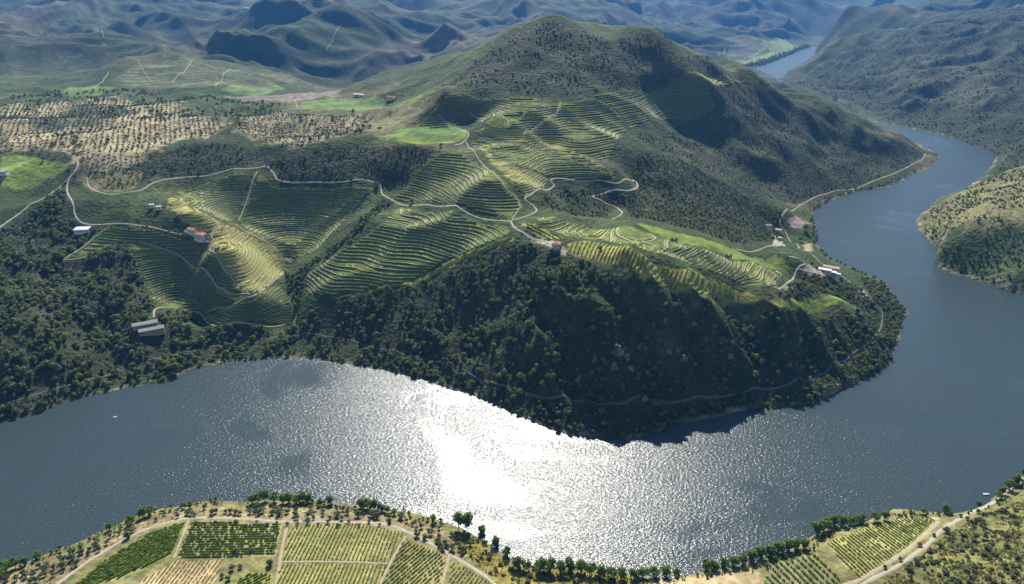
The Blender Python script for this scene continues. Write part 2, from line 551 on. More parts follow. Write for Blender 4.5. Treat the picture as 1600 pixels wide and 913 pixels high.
# woods and cliffs
WOODS = {
    'left_wood': [(-60, 380), (0, 362), (60, 318), (104, 290), (112, 330), (128, 352), (160, 352), (120, 390), (98, 410), (130, 405), (185, 384), (205, 400), (222, 430), (232, 460), (250, 484),
                  (290, 486), (318, 500), (330, 512), (465, 512), (467, 552), (400, 556), (340, 560), (280, 574), (250, 590), (200, 600), (120, 617), (60, 638), (0, 655), (-150, 700), (-250, 500)],
    'slope_wood': [(470, 490), (520, 472), (600, 456), (660, 442), (720, 412), (770, 392), (800, 380), (830, 384), (870, 396), (900, 404), (960, 428), (1030, 452), (1100, 472), (1200, 484),
                   (1330, 492), (1372, 485), (1376, 505), (1370, 530), (1330, 560), (1395, 560), (1275, 626), (1140, 640), (1075, 653), (1005, 680), (900, 678), (800, 640), (700, 600), (600, 574), (470, 554)],
    'tip_wood': [(1232, 452), (1258, 430), (1300, 436), (1345, 452), (1362, 475), (1376, 492), (1340, 480), (1290, 458), (1250, 464), (1225, 465)],
    'bank_wood': [(1340, 430), (1378, 445), (1398, 465), (1412, 488), (1400, 525), (1390, 562), (1340, 598), (1335, 560), (1374, 522), (1380, 488), (1360, 462)],
    'gully_wood': [(462, 430), (475, 415), (540, 372), (600, 312), (612, 318), (548, 380), (480, 424), (470, 465), (466, 505), (460, 470), (448, 445), (446, 425)],
    'hill_wood': [(140, 270), (200, 262), (260, 232), (330, 222), (380, 232), (455, 250), (500, 232), (540, 224), (620, 228), (680, 234), (640, 275), (600, 296), (590, 283), (500, 280), (440, 278), (430, 268), (420, 256), (390, 258), (330, 268), (250, 276), (200, 295), (160, 296)],
    'glen_wood': [(985, 278), (1000, 236), (1050, 245), (1120, 280), (1222, 334), (1212, 376), (1160, 382), (1120, 372), (1060, 355), (1010, 343), (985, 338), (978, 325), (950, 312), (1000, 300)],
    'hairpin_wood': [(845, 310), (880, 294), (960, 294), (972, 299), (928, 304), (922, 310), (960, 328), (950, 338), (900, 338), (848, 325)],
    'mountain_wood': [(690, 135), (760, 85), (800, 52), (863, 32), (935, 58), (1010, 54), (1085, 85), (1170, 124), (1300, 178), (1400, 218), (1450, 240), (1430, 252), (1390, 272), (1340, 292), (1300, 305), (1240, 318), (1150, 285), (1050, 240), (985, 210),
                      (1120, 178), (1108, 140), (1060, 130), (920, 148), (870, 150), (800, 145), (720, 138)],
}
WOODS_XY = {}
for k, p in WOODS.items():
    WOODS_XY[k] = gpoly(p)
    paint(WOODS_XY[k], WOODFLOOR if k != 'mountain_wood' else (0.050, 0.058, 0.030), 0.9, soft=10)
HILL_E = [(1225, 130), (1300, 95), (1400, 55), (1480, 30), (1640, 20), (1660, 230), (1570, 244), (1530, 232), (1470, 208), (1400, 193), (1330, 160)]
NEAR_E = [(1640, 215), (1640, 450), (1600, 455), (1530, 434), (1470, 412), (1466, 390), (1445, 366), (1434, 346), (1455, 328), (1500, 304), (1545, 277), (1575, 240)]
WOODS_XY['east_scrub'] = gpoly(HILL_E)
WOODS_XY['east_bank'] = gpoly(NEAR_E)
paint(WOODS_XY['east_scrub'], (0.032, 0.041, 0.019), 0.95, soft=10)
paint(gpoly([(1470, 330), (1520, 290), (1640, 250), (1640, 345), (1560, 360), (1500, 365)]), (0.155, 0.145, 0.062), 0.55, soft=20)
paint(gpoly([(1360, 120), (1440, 80), (1560, 90), (1560, 150), (1440, 165)]), (0.058, 0.062, 0.034), 0.9, soft=40)

# olive groves and dry ground on the plateau
GROVES = [[(0, 165), (90, 160), (180, 150), (280, 160), (295, 180), (350, 190), (335, 212), (270, 220), (230, 240), (200, 262), (140, 270), (125, 250), (118, 236), (60, 232), (0, 232)],
          [(360, 170), (450, 178), (560, 180), (590, 178), (560, 205), (530, 214), (470, 230), (420, 225), (370, 205), (380, 190)]]
GROVES_XY = [gpoly(g) for g in GROVES]
paint(GROVES_XY[0], TAN, 0.2, soft=30)
paint(GROVES_XY[1], (0.23, 0.195, 0.115), 0.4, soft=20)
paint(gpoly([(140, 160), (210, 175), (150, 200), (60, 205), (40, 190)]), (0.10, 0.105, 0.06), 0.7, soft=20)
paint(gpoly([(590, 178), (650, 152), (690, 150), (640, 196), (600, 206), (570, 205)]), (0.17, 0.16, 0.075), 0.4, soft=10)
# fields
FIELDS = [([(2, 246), (30, 242), (105, 257), (100, 268), (45, 295), (0, 290)], FIELD), ([(585, 214), (640, 205), (690, 200), (728, 202), (732, 212), (700, 224), (640, 224), (600, 218)], FIELD),
          ([(610, 206), (660, 197), (720, 196), (726, 208), (690, 222)], (0.09, 0.16, 0.035)),
          ([(470, 160), (520, 152), (600, 155), (600, 168), (540, 172), (470, 170)], (0.12, 0.18, 0.05)), ([(345, 140), (420, 126), (450, 140), (420, 148), (360, 146)], (0.11, 0.17, 0.05)),
          ([(350, 150), (440, 148), (530, 140), (530, 150), (460, 158), (380, 160)], PLOUGH), ([(95, 142), (140, 134), (180, 138), (150, 150), (100, 150)], (0.11, 0.17, 0.05)),
          ([(620, 160), (680, 140), (700, 138), (640, 170)], (0.14, 0.17, 0.05)), ([(760, 190), (800, 184), (812, 188), (790, 200), (762, 198)], FIELD),
          ([(1000, 350), (1060, 365), (1110, 377), (1160, 396), (1210, 401), (1240, 419), (1225, 424), (1140, 404), (1060, 381), (1015, 363)], FIELD),
          ([(1240, 468), (1290, 463), (1335, 480), (1290, 483), (1250, 481), (1225, 478)], (0.16, 0.21, 0.04)),
          ([(1090, 464), (1150, 458), (1190, 462), (1240, 472), (1220, 480), (1150, 472)], (0.20, 0.215, 0.05)),
          ([(1180, 100), (1215, 88), (1248, 75), (1225, 62), (1190, 66), (1205, 80), (1150, 97)], (0.13, 0.18, 0.06)),
          ([(1105, 90), (1140, 72), (1180, 60), (1200, 76), (1150, 98)], (0.075, 0.09, 0.05)),
          ([(1232, 345), (1250, 341), (1262, 348), (1255, 358), (1235, 356)], (0.34, 0.25, 0.19)), ([(1255, 382), (1268, 380), (1270, 390), (1258, 392)], (0.34, 0.29, 0.16)),
          ([(170, 130), (215, 100), (290, 92), (350, 108), (420, 115), (470, 130), (400, 138), (300, 138), (230, 138)], (0.11, 0.125, 0.06)),
          ([(120, 275), (130, 290), (155, 300), (205, 298), (225, 270), (180, 262), (150, 270)], (0.15, 0.14, 0.06))]
for p, c in FIELDS:
    paint(gpoly(p), c, 0.05, soft=5)
paint(gpoly([(160, 135), (215, 100), (290, 92), (350, 108), (420, 113), (560, 140), (470, 135), (400, 130), (300, 138), (230, 138)]), None, 0.1, 0.6, 4.0, soft=5)
paint(gpoly([(420, 120), (500, 50), (560, 45), (640, 85), (660, 125), (560, 140), (470, 130)]), None, 0.2, 0.4, 8.0, soft=5)
# yards and bare earth
YARDS = [[(818, 373), (862, 375), (880, 385), (886, 395), (878, 399), (864, 388), (840, 380)], [(1252, 424), (1262, 412), (1274, 420), (1296, 430), (1294, 434), (1262, 430)],
         [(1222, 446), (1236, 450), (1240, 452), (1226, 454)], [(284, 366), (298, 362), (304, 368), (292, 368)], [(116, 362), (122, 360), (122, 366), (114, 366)],
         [(0, 275), (10, 268), (18, 268), (4, 282), (0, 282)], [(1330, 452), (1345, 448), (1362, 468), (1350, 474), (1340, 465)], [(1205, 372), (1215, 376), (1228, 384), (1208, 384)]]
for y in YARDS:
    paint(gpoly(y), GRAVEL, 0.0, soft=2.5)

# near bank
BANK_TAN = gpoly([(0, 905), (60, 880), (140, 850), (210, 818), (280, 798), (400, 790), (560, 800), (640, 812), (700, 830), (740, 850), (740, 880), (690, 862), (640, 835), (560, 818), (440, 816), (300, 808), (200, 842), (120, 890), (90, 930), (-40, 930)])
PARCELS = [
    # poly, two pixels along a row, spacing, canopy scale, gap chance, ground colour, label
    ([(458, 822), (560, 818), (630, 833), (606, 878), (540, 876), (442, 876), (448, 845)], ((448, 872), (474, 824)), 2.7, 1.0, 0.10, (0.27, 0.25, 0.10), 'large green trellised vineyard with straight slanting rows at bottom centre'),
    ([(441, 881), (540, 881), (604, 883), (584, 930), (425, 930)], ((441, 908), (456, 880)), 2.7, 1.0, 0.08, (0.26, 0.24, 0.09), 'yellow green vineyard strip in front of the large centre parcel, at the bottom edge'),
    ([(238, 832), (290, 816), (268, 868), (188, 902), (100, 930), (160, 878)], ((150, 905), (280, 838)), 2.5, 1.25, 0.04, (0.17, 0.20, 0.045), 'dense bright green vineyard left of the narrow earth path'),
    ([(300, 814), (440, 819), (430, 868), (350, 871), (277, 871)], ((285, 850), (430, 848)), 2.6, 1.0, 0.22, (0.28, 0.25, 0.11), 'patchy olive green vineyard right of the narrow earth path'),
    ([(277, 876), (348, 874), (338, 912), (330, 930), (180, 930)], ((238, 912), (262, 882)), 2.7, 0.7, 0.18, (0.33, 0.25, 0.14), 'sparse vineyard on bare brown soil at bottom left'),
    ([(632, 842), (697, 868), (685, 930), (588, 930), (612, 884)], ((600, 905), (655, 858)), 2.5, 1.0, 0.20, (0.25, 0.22, 0.10), 'dark green vineyard right of the large centre parcel'),
    ([(706, 874), (770, 912), (780, 930), (698, 930)], ((702, 912), (724, 884)), 2.6, 0.9, 0.2, (0.20, 0.18, 0.075), 'small vineyard wedge between path and track at bottom centre'),
    ([(1292, 848), (1400, 812), (1468, 808), (1428, 845), (1345, 903), (1318, 885)], ((1300, 850), (1352, 897)), 2.7, 1.0, 0.10, (0.27, 0.25, 0.10), 'slanting trellised vineyard beside the right hand track'),
    ([(1200, 884), (1272, 865), (1318, 915), (1325, 930), (1190, 930)], ((1225, 878), (1262, 915)), 4.2, 1.5, 0.25, (0.20, 0.185, 0.095), 'grey green orchard block with wide rows below the hedge'),
    ([(380, 895), (425, 897), (420, 930), (360, 930)], ((380, 912), (410, 897)), 2.6, 1.0, 0.1, (0.20, 0.2, 0.06), 'tiny vineyard corner left of the straight earth path'),
]
nbk = GY < 470
cover[nbk & (dist_poly(XS, GX, GY, False) < 250)] = np.array((0.20, 0.18, 0.075))
cov_n = smooth(-0.2, 0.5, fbm(GX, GY, 30, 3, 81))[:, None]
sel = (nbk & ~in_w)[:, None]
cover = np.where(sel, cover * (1 - 0.55 * cov_n) + np.array((0.12, 0.14, 0.045)) * 0.55 * cov_n, cover)
dots[nbk] = 0.35
paint(BANK_TAN, (0.28, 0.225, 0.12), 0.35, soft=4)
paint(gpoly([(700, 850), (740, 842), (800, 885), (900, 898), (1060, 905), (1060, 930), (800, 930), (760, 895)]), (0.24, 0.20, 0.05), 0.45, soft=5)
paint(gpoly([(1030, 900), (1100, 896), (1190, 880), (1195, 930), (1000, 930)]), (0.33, 0.26, 0.14), 0.2, soft=5)
paint(gpoly([(1440, 860), (1520, 810), (1620, 770), (1640, 930), (1360, 930)]), (0.17, 0.16, 0.055), 0.6, soft=6)
PARCELS_XY = []
for p in PARCELS:
    g = gpoly(p[0])
    PARCELS_XY.append(g)
    paint(g, p[5], 0.1, soft=1.5)

# vineyards on the hills: px outline, height step, sunlit or dark tone put into the colours, label
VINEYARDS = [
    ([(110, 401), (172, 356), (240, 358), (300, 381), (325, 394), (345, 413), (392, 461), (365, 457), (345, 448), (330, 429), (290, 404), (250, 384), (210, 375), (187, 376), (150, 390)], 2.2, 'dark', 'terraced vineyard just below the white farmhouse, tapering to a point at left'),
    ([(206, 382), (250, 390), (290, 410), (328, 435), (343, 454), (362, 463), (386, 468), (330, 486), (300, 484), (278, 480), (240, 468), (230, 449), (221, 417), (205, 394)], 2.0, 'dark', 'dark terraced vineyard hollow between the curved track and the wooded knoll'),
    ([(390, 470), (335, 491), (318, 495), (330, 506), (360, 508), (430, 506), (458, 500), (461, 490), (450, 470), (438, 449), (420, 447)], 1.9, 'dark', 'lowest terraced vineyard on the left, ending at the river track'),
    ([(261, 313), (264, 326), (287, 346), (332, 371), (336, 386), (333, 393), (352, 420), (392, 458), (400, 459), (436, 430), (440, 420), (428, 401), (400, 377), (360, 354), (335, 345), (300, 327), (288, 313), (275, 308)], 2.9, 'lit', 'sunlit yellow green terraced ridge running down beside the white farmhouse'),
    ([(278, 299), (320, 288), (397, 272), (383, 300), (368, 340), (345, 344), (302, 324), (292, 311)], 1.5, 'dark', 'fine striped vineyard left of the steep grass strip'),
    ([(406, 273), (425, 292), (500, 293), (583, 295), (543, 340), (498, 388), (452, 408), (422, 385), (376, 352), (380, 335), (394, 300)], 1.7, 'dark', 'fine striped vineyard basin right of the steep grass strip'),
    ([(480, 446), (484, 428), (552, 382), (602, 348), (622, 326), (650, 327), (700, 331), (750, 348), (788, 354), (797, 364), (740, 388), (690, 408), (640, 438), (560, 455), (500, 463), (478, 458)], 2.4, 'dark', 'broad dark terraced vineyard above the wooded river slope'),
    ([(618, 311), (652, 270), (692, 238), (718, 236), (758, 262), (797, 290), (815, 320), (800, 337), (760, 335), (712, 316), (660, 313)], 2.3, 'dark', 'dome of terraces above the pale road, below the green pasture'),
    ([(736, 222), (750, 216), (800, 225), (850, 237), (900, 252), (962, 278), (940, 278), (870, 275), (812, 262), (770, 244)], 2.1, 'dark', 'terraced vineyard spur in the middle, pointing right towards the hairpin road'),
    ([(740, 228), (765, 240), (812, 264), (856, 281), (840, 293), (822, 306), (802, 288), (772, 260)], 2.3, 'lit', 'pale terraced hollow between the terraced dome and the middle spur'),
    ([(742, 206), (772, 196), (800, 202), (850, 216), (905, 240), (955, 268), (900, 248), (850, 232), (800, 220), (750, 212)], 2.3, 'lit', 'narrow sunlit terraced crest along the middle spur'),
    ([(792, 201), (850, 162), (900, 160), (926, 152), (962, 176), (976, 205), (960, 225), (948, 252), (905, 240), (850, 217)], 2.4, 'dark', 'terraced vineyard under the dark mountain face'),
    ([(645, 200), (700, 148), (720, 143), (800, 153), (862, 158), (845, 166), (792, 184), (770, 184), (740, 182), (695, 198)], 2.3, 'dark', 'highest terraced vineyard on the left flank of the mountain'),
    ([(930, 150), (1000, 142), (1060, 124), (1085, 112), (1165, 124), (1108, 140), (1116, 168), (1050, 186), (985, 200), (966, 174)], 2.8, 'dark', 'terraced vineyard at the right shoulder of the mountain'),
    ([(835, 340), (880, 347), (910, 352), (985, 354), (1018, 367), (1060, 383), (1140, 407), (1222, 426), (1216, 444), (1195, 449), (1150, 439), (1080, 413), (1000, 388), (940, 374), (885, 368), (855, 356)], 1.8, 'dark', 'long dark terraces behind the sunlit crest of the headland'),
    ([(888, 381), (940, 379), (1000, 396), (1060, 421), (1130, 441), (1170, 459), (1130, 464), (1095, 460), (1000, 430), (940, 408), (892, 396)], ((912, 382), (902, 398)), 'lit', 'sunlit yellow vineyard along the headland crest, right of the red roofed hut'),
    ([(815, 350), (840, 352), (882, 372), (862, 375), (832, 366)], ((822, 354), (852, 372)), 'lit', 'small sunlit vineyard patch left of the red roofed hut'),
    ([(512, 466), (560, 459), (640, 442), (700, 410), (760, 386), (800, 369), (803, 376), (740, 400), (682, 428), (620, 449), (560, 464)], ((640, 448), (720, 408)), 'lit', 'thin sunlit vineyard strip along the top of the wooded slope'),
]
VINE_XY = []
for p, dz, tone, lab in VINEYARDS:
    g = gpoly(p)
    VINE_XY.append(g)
    paint(g, VINESOIL if tone == 'dark' else YELLOW, 0.05, soft=4)  # ground of the lit vineyards painted lighter and yellower, as in sunshine

# ------------------------------------------------------------------ terrain meshes
T = NT('terrain_ground')
pos = T.pos()
at = T.n('Attribute', attribute_name='cover')
dt = T.n('Attribute', attribute_name='dots')
rs = T.n('Attribute', attribute_name='rows')
rp = T.n('Attribute', attribute_name='row_step')
n1 = T.noise(0.012, 4, 0.6, pos)
n2 = T.noise(0.15, 4, 0.65, pos)
n3 = T.noise(1.1, 3, 0.6, pos)
n0 = T.noise(0.045, 5, 0.65, pos, 0.6)
c = T.mix(1.0, at.outputs[0], (1, 1, 1), 'MULTIPLY')
k = T.math('MULTIPLY', T.math('MULTIPLY', T.maprange(n1, 0.3, 0.7, 0.75, 1.25), T.maprange(n0, 0.3, 0.7, 0.55, 1.45)), T.math('MULTIPLY', T.maprange(n2, 0.25, 0.75, 0.65, 1.35), T.maprange(n3, 0.25, 0.75, 0.8, 1.2)))
kc = T.n('CombineXYZ')
for i in range(3):
    T.l(k, kc.inputs[i])
c = T.mix(1.0, c, kc.outputs[0], 'MULTIPLY')
# low scrub: tufts about two to four metres across
vo = T.n('TexVoronoi')
vo.inputs['Scale'].default_value = 0.16
T.l(pos, vo.inputs['Vector'])
tuft = T.maprange(T.math('ADD', vo.outputs[0], T.math('MULTIPLY', T.math('SUBTRACT', n2, 0.5), 0.8)), 0.25, 0.5, 1, 0)
tf = T.math('MULTIPLY', tuft, dt.outputs['Fac'], True)
c = T.mix(T.math('MULTIPLY', tf, 0.75), c, (0.030, 0.042, 0.017))
# darker patches of dense scrub and wood
nw = T.noise(0.018, 6, 0.68, pos, 0.5)
c = T.mix(T.math('MULTIPLY', T.maprange(nw, 0.50, 0.57, 0, 0.55), dt.outputs['Fac'], True), c, (0.024, 0.036, 0.014))
# rows planted along the contour, too far away to tell apart singly
sx = T.n('SeparateXYZ')
T.l(pos, sx.inputs[0])
ph = T.math('FRACT', T.math('DIVIDE', T.math('ADD', sx.outputs[2], T.math('MULTIPLY', n1, 3.0)), rp.outputs['Fac']))
st = T.maprange(T.math('ABSOLUTE', T.math('SUBTRACT', ph, 0.5)), 0.12, 0.28, 1, 0)
c = T.mix(T.math('MULTIPLY', st, rs.outputs['Fac'], True), c, (0.035, 0.046, 0.02))
T.l(c, T.b.inputs[0])
T.b.inputs['Roughness'].default_value = 0.95
T.b.inputs['Specular IOR Level'].default_value = 0.1
hgt = T.math('ADD', T.math('ADD', T.math('MULTIPLY', n0, 4.0), T.math('MULTIPLY', tf, 1.2)), T.math('ADD', T.math('MULTIPLY', n2, 1.5), T.math('MULTIPLY', n3, 0.25)))
T.bump(hgt, 0.9, 1.0)
MAT_GROUND = T.m

idx = np.arange(NR * NA).reshape(NR, NA)
quads = np.stack([idx[:-1, :-1], idx[:-1, 1:], idx[1:, 1:], idx[1:, :-1]], -1).reshape(-1, 4)
fx, fy = GX[quads].mean(1), GY[quads].mean(1)
ds = dist_poly(XS, fx, fy, False)
dn = np.minimum(dist_poly(XN, fx, fy, False), dist_poly(XFL, fx, fy, False))
de = np.minimum(dist_poly(XE, fx, fy, False), dist_poly(XFR, fx, fy, False))
reg = np.full(len(quads), 1)
reg[(de < dn) & (fx > 300)] = 4
reg[(ds < dn) & (fy < 900)] = 0
mountain_line = gpoly([(690, 134), (640, 196), (735, 200), (860, 286), (1000, 300), (1120, 335), (1215, 345), (1272, 330)])
mp = np.vstack([mountain_line, [(1500, 1500), (1100, 1750), (0, 1750), (-330, 1600)]])
reg[inside(mp, fx, fy) & (reg == 1)] = 2
reg[(fy > 1620) & (reg == 1)] = 3
reg[(fy > 3600)] = 3
NAMES = ['near_bank', 'headland', 'mountain', 'distant_hills', 'east_hillside']
order = np.full(len(GX), -1)
for r, nm in enumerate(NAMES):
    q = quads[reg == r]
    ids = np.unique(q)
    order[:] = -1
    order[ids] = np.arange(len(ids))
    me = bpy.data.meshes.new(nm)
    me.vertices.add(len(ids))
    me.vertices.foreach_set('co', np.column_stack([GX[ids], GY[ids], GZ[ids]]).astype(np.float32).ravel())
    me.loops.add(len(q) * 4)
    me.loops.foreach_set('vertex_index', order[q].ravel().astype(np.int32))
    me.polygons.add(len(q))
    me.polygons.foreach_set('loop_start', np.arange(0, len(q) * 4, 4, dtype=np.int32))
    me.polygons.foreach_set('loop_total', np.full(len(q), 4, np.int32))
    me.update(calc_edges=True)
    me.polygons.foreach_set('use_smooth', np.ones(len(q), bool))
    a = me.attributes.new('cover', 'FLOAT_COLOR', 'POINT')
    a.data.foreach_set('color', np.column_stack([cover[ids], np.ones(len(ids))]).astype(np.float32).ravel())
    for an, arr in (('dots', dots), ('rows', rows_s), ('row_step', rows_p)):
        a = me.attributes.new(an, 'FLOAT', 'POINT')
        a.data.foreach_set('value', arr[ids].astype(np.float32))
    me.materials.append(MAT_GROUND)
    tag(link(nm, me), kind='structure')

# ------------------------------------------------------------------ the river
Wt = NT('river_water')
wp = Wt.pos()
mp_ = Wt.n('Mapping')
mp_.inputs['Rotation'].default_value = (0, 0, math.radians(14))
mp_.inputs['Scale'].default_value = (0.62, 1.1, 1.0)
Wt.l(wp, mp_.inputs[0])
w1 = Wt.noise(0.62, 2, 0.5, mp_.outputs[0], 0.3)
w2 = Wt.noise(1.9, 2, 0.5, mp_.outputs[0])
gust = Wt.noise(0.0065, 4, 0.55, wp, 1.4)             # wind roughens some stretches and leaves others slick
gm = Wt.maprange(gust, 0.36, 0.47, 0.0, 1.0)
Wt.b.inputs[0].default_value = (0.030, 0.046, 0.048, 1)
Wt.b.inputs['IOR'].default_value = 1.333
Wt.l(Wt.maprange(gm, 0, 1, 0.19, 0.21), Wt.b.inputs['Roughness'])
hh = Wt.math('MULTIPLY', Wt.math('ADD', Wt.math('MULTIPLY', w1, 0.75), Wt.math('MULTIPLY', w2, 0.22)), Wt.maprange(gm, 0, 1, 0.42, 1.0))
Wt.bump(hh, 1.0, 0.70)
MAT_WATER = Wt.m
wv = [(-9000, 150, 0), (9000, 150, 0), (9000, 9400, 0), (-9000, 9400, 0)]
tag(link('river', mesh_data('river', wv, [(0, 1, 2, 3)], [MAT_WATER])), kind='structure')

# ------------------------------------------------------------------ roads and tracks
MAT_ROAD = plain('pale_gravel', (0.30, 0.265, 0.21), 0.95, 0.2, 0.5)
MAT_EARTH = plain('earth_track', (0.29, 0.235, 0.15), 0.95, 0.25, 0.4)
MAT_BALLAST = plain('railway_ballast', (0.10, 0.09, 0.085), 0.95, 0.25, 0.4)
ROADS = [
    ('road', MAT_ROAD, 6.0, [(-60, 395), (0, 355), (50, 318), (100, 286), (117, 268), (122, 256), (117, 246), (104, 238), (98, 236)]),
    ('road', MAT_ROAD, 5.0, [(113, 272), (106, 285), (105, 300), (114, 318), (117, 335), (126, 347), (142, 351), (175, 350), (205, 351), (240, 356), (270, 364), (290, 368)]),
    ('track', MAT_ROAD, 4.0, [(175, 350), (150, 369), (122, 391), (98, 407)]),
    ('track', MAT_EARTH, 3.6, [(98, 407), (130, 402), (160, 387), (187, 378), (215, 378), (250, 387), (290, 407), (328, 431), (342, 450), (365, 460), (393, 463)]),
    ('road', MAT_ROAD, 5.0, [(136, 278), (139, 292), (158, 301), (190, 302), (220, 297), (240, 286), (280, 278), (340, 271), (395, 263), (416, 260), (427, 270), (440, 283), (500, 285), (540, 284), (590, 287), (598, 304), (622, 318), (650, 321), (700, 322), (730, 333), (765, 344), (798, 346)]),
    ('track', MAT_EARTH, 4.0, [(240, 496), (242, 484), (256, 480), (275, 481), (312, 490), (325, 505), (345, 509), (400, 508), (445, 507), (460, 502), (463, 490)]),
    ('track', MAT_EARTH, 3.5, [(322, 488), (360, 479), (395, 463), (415, 450), (440, 430)]),
    ('track', MAT_ROAD, 3.6, [(333, 342), (343, 355), (330, 366), (338, 381), (327, 391), (350, 420), (391, 461)]),
    ('grass_strip', None, 5.0, [(402, 268), (390, 300), (372, 345)]),
    ('track', MAT_EARTH, 3.0, [(368, 350), (385, 362), (420, 380), (455, 410)]),
    ('road', MAT_ROAD, 5.0, [(798, 346), (822, 338), (838, 330), (833, 321), (820, 311), (832, 302), (858, 296), (866, 289), (860, 283), (872, 279), (930, 282), (962, 287), (978, 280), (992, 282), (996, 292), (982, 298), (945, 302), (926, 307), (945, 317), (966, 326), (972, 333), (956, 343)]),
    ('track', MAT_ROAD, 5.0, [(798, 346), (806, 357), (828, 371), (850, 377), (872, 388), (884, 400)]),
    ('railway', MAT_BALLAST, 4.0, [(0, 634), (100, 604), (200, 576), (300, 549), (400, 529), (465, 524), (505, 525), (560, 536), (620, 549), (680, 566), (740, 588), (790, 603), (860, 622), (940, 632), (1030, 628), (1100, 620), (1180, 606), (1250, 590), (1330, 556), (1370, 522), (1379, 492), (1366, 472), (1346, 452)]),
    ('track', MAT_ROAD, 4.5, [(1210, 449), (1224, 448), (1233, 440), (1244, 424), (1258, 412), (1246, 404), (1232, 401)]),
    ('track', MAT_ROAD, 4.5, [(1246, 420), (1268, 426), (1296, 431)]),
    ('track', MAT_ROAD, 4.0, [(1150, 389), (1200, 385), (1250, 386)]),
    ('track', MAT_ROAD, 4.0, [(1222, 384), (1212, 373), (1203, 361)]),
    ('track', MAT_EARTH, 4.0, [(1222, 338), (1219, 350), (1230, 368), (1248, 386), (1275, 404), (1310, 428), (1344, 452)]),
    ('road', MAT_EARTH, 5.0, [(1446, 240), (1442, 248), (1428, 256), (1395, 272), (1340, 294), (1300, 300), (1252, 320), (1222, 338)]),
    ('track', MAT_EARTH, 3.6, [(800, 343), (812, 322), (806, 308), (788, 290), (762, 264), (740, 236), (728, 220)]),
    ('track', MAT_ROAD, 5.0, [(700, 195), (716, 202), (732, 208), (726, 220), (710, 226)]),
    ('track', MAT_ROAD, 4.0, [(735, 176), (760, 184), (788, 184), (795, 192), (786, 200)]),
    ('track', MAT_EARTH, 3.6, [(820, 206), (850, 186), (868, 176), (876, 160)]),
    ('track', MAT_EARTH, 3.6, [(540, 198), (556, 184), (566, 178)]),
    ('track', MAT_EARTH, 4.0, [(215, 94), (226, 114), (238, 130)]),
    ('track', MAT_EARTH, 4.0, [(301, 94), (286, 114), (268, 128)]),
    ('track', MAT_EARTH, 4.0, [(361, 108), (346, 128), (336, 136)]),
    ('track', MAT_EARTH, 4.0, [(170, 112), (160, 128), (140, 138)]),
    ('track', MAT_EARTH, 4.0, [(453, 150), (462, 160), (465, 170)]),
    ('track', MAT_EARTH, 3.5, [(532, 38), (522, 56), (510, 80)]),
    ('track', MAT_EARTH, 5.0, [(580, 24), (596, 32), (606, 40)]),
    ('track', MAT_EARTH, 5.0, [(152, 48), (162, 58), (158, 66)]),
    ('track', MAT_EARTH, 6.0, [(1030, 6), (1062, 28), (1086, 38)]),
    ('track', MAT_ROAD, 8.0, [(1122, 88), (1132, 80), (1130, 72)]),
    ('track', MAT_ROAD, 8.0, [(1150, 96), (1185, 82), (1196, 74), (1188, 67)]),
    ('track', MAT_ROAD, 4.2, [(70, 930), (92, 911), (140, 876), (200, 840), (250, 820), (300, 810), (380, 811), (450, 816), (560, 817), (605, 820), (650, 838), (700, 865), (760, 902), (785, 930)]),
    ('path', MAT_EARTH, 3.6, [(450, 818), (440, 860), (430, 930)]),
    ('path', MAT_EARTH, 2.4, [(295, 812), (284, 840), (272, 872)]),
    ('path', MAT_EARTH, 2.6, [(634, 838), (612, 876), (586, 930)]),
    ('path', MAT_EARTH, 2.6, [(440, 878), (520, 878), (606, 881)]),
    ('path', MAT_EARTH, 2.6, [(702, 868), (694, 900), (684, 930)]),
    ('track', MAT_ROAD, 4.2, [(1330, 930), (1352, 911), (1404, 884), (1448, 852), (1475, 826), (1522, 800), (1562, 780), (1590, 756), (1640, 715)]),
    ('path', MAT_EARTH, 4.5, [(1320, 915), (1352, 902), (1420, 858), (1468, 815)]),
]
ROAD_XY = []


def catmull(P, step):
    P = np.asarray(P)
    Q = np.vstack([2 * P[0] - P[1], P, 2 * P[-1] - P[-2]])
    out = []
    for i in range(1, len(Q) - 2):
        n = max(2, int(np.linalg.norm(Q[i + 1] - Q[i]) / step))
        t = np.arange(n)[:, None] / n
        a, b, c_, d = Q[i - 1], Q[i], Q[i + 1], Q[i + 2]
        out.append(0.5 * (2 * b + (c_ - a) * t + (2 * a - 5 * b + 4 * c_ - d) * t ** 2 + (3 * b - a - 3 * c_ + d) * t ** 3))
    out.append(P[-1:])
    return np.vstack(out)


def ribbon(P, width, lift=0.22):
    d = np.gradient(P, axis=0)
    d /= np.linalg.norm(d, axis=1)[:, None] + 1e-9
    nrm = np.column_stack([-d[:, 1], d[:, 0]])
    offs = np.linspace(-0.5, 0.5, 5) * width
    wv_ = 1 + 0.35 * perlin(P[:, 0] / 7, P[:, 1] / 7, 91)
    zc = hz(P[:, 0], P[:, 1])
    V, F = [], []
    for j, o in enumerate(offs):
        q = P + nrm * (o * wv_)[:, None]
        z = np.maximum(0.35 * zc + 0.65 * hz(q[:, 0], q[:, 1]), hz(q[:, 0], q[:, 1])) + (lift if 0 < j < 4 else -0.25)
        V.append(np.column_stack([q, z]))
    V = np.stack(V, 1).reshape(-1, 3)
    n = len(P)
    for i in range(n - 1):
        for j in range(4):
            F.append((i * 5 + j, i * 5 + j + 1, (i + 1) * 5 + j + 1, (i + 1) * 5 + j))
    return V, F


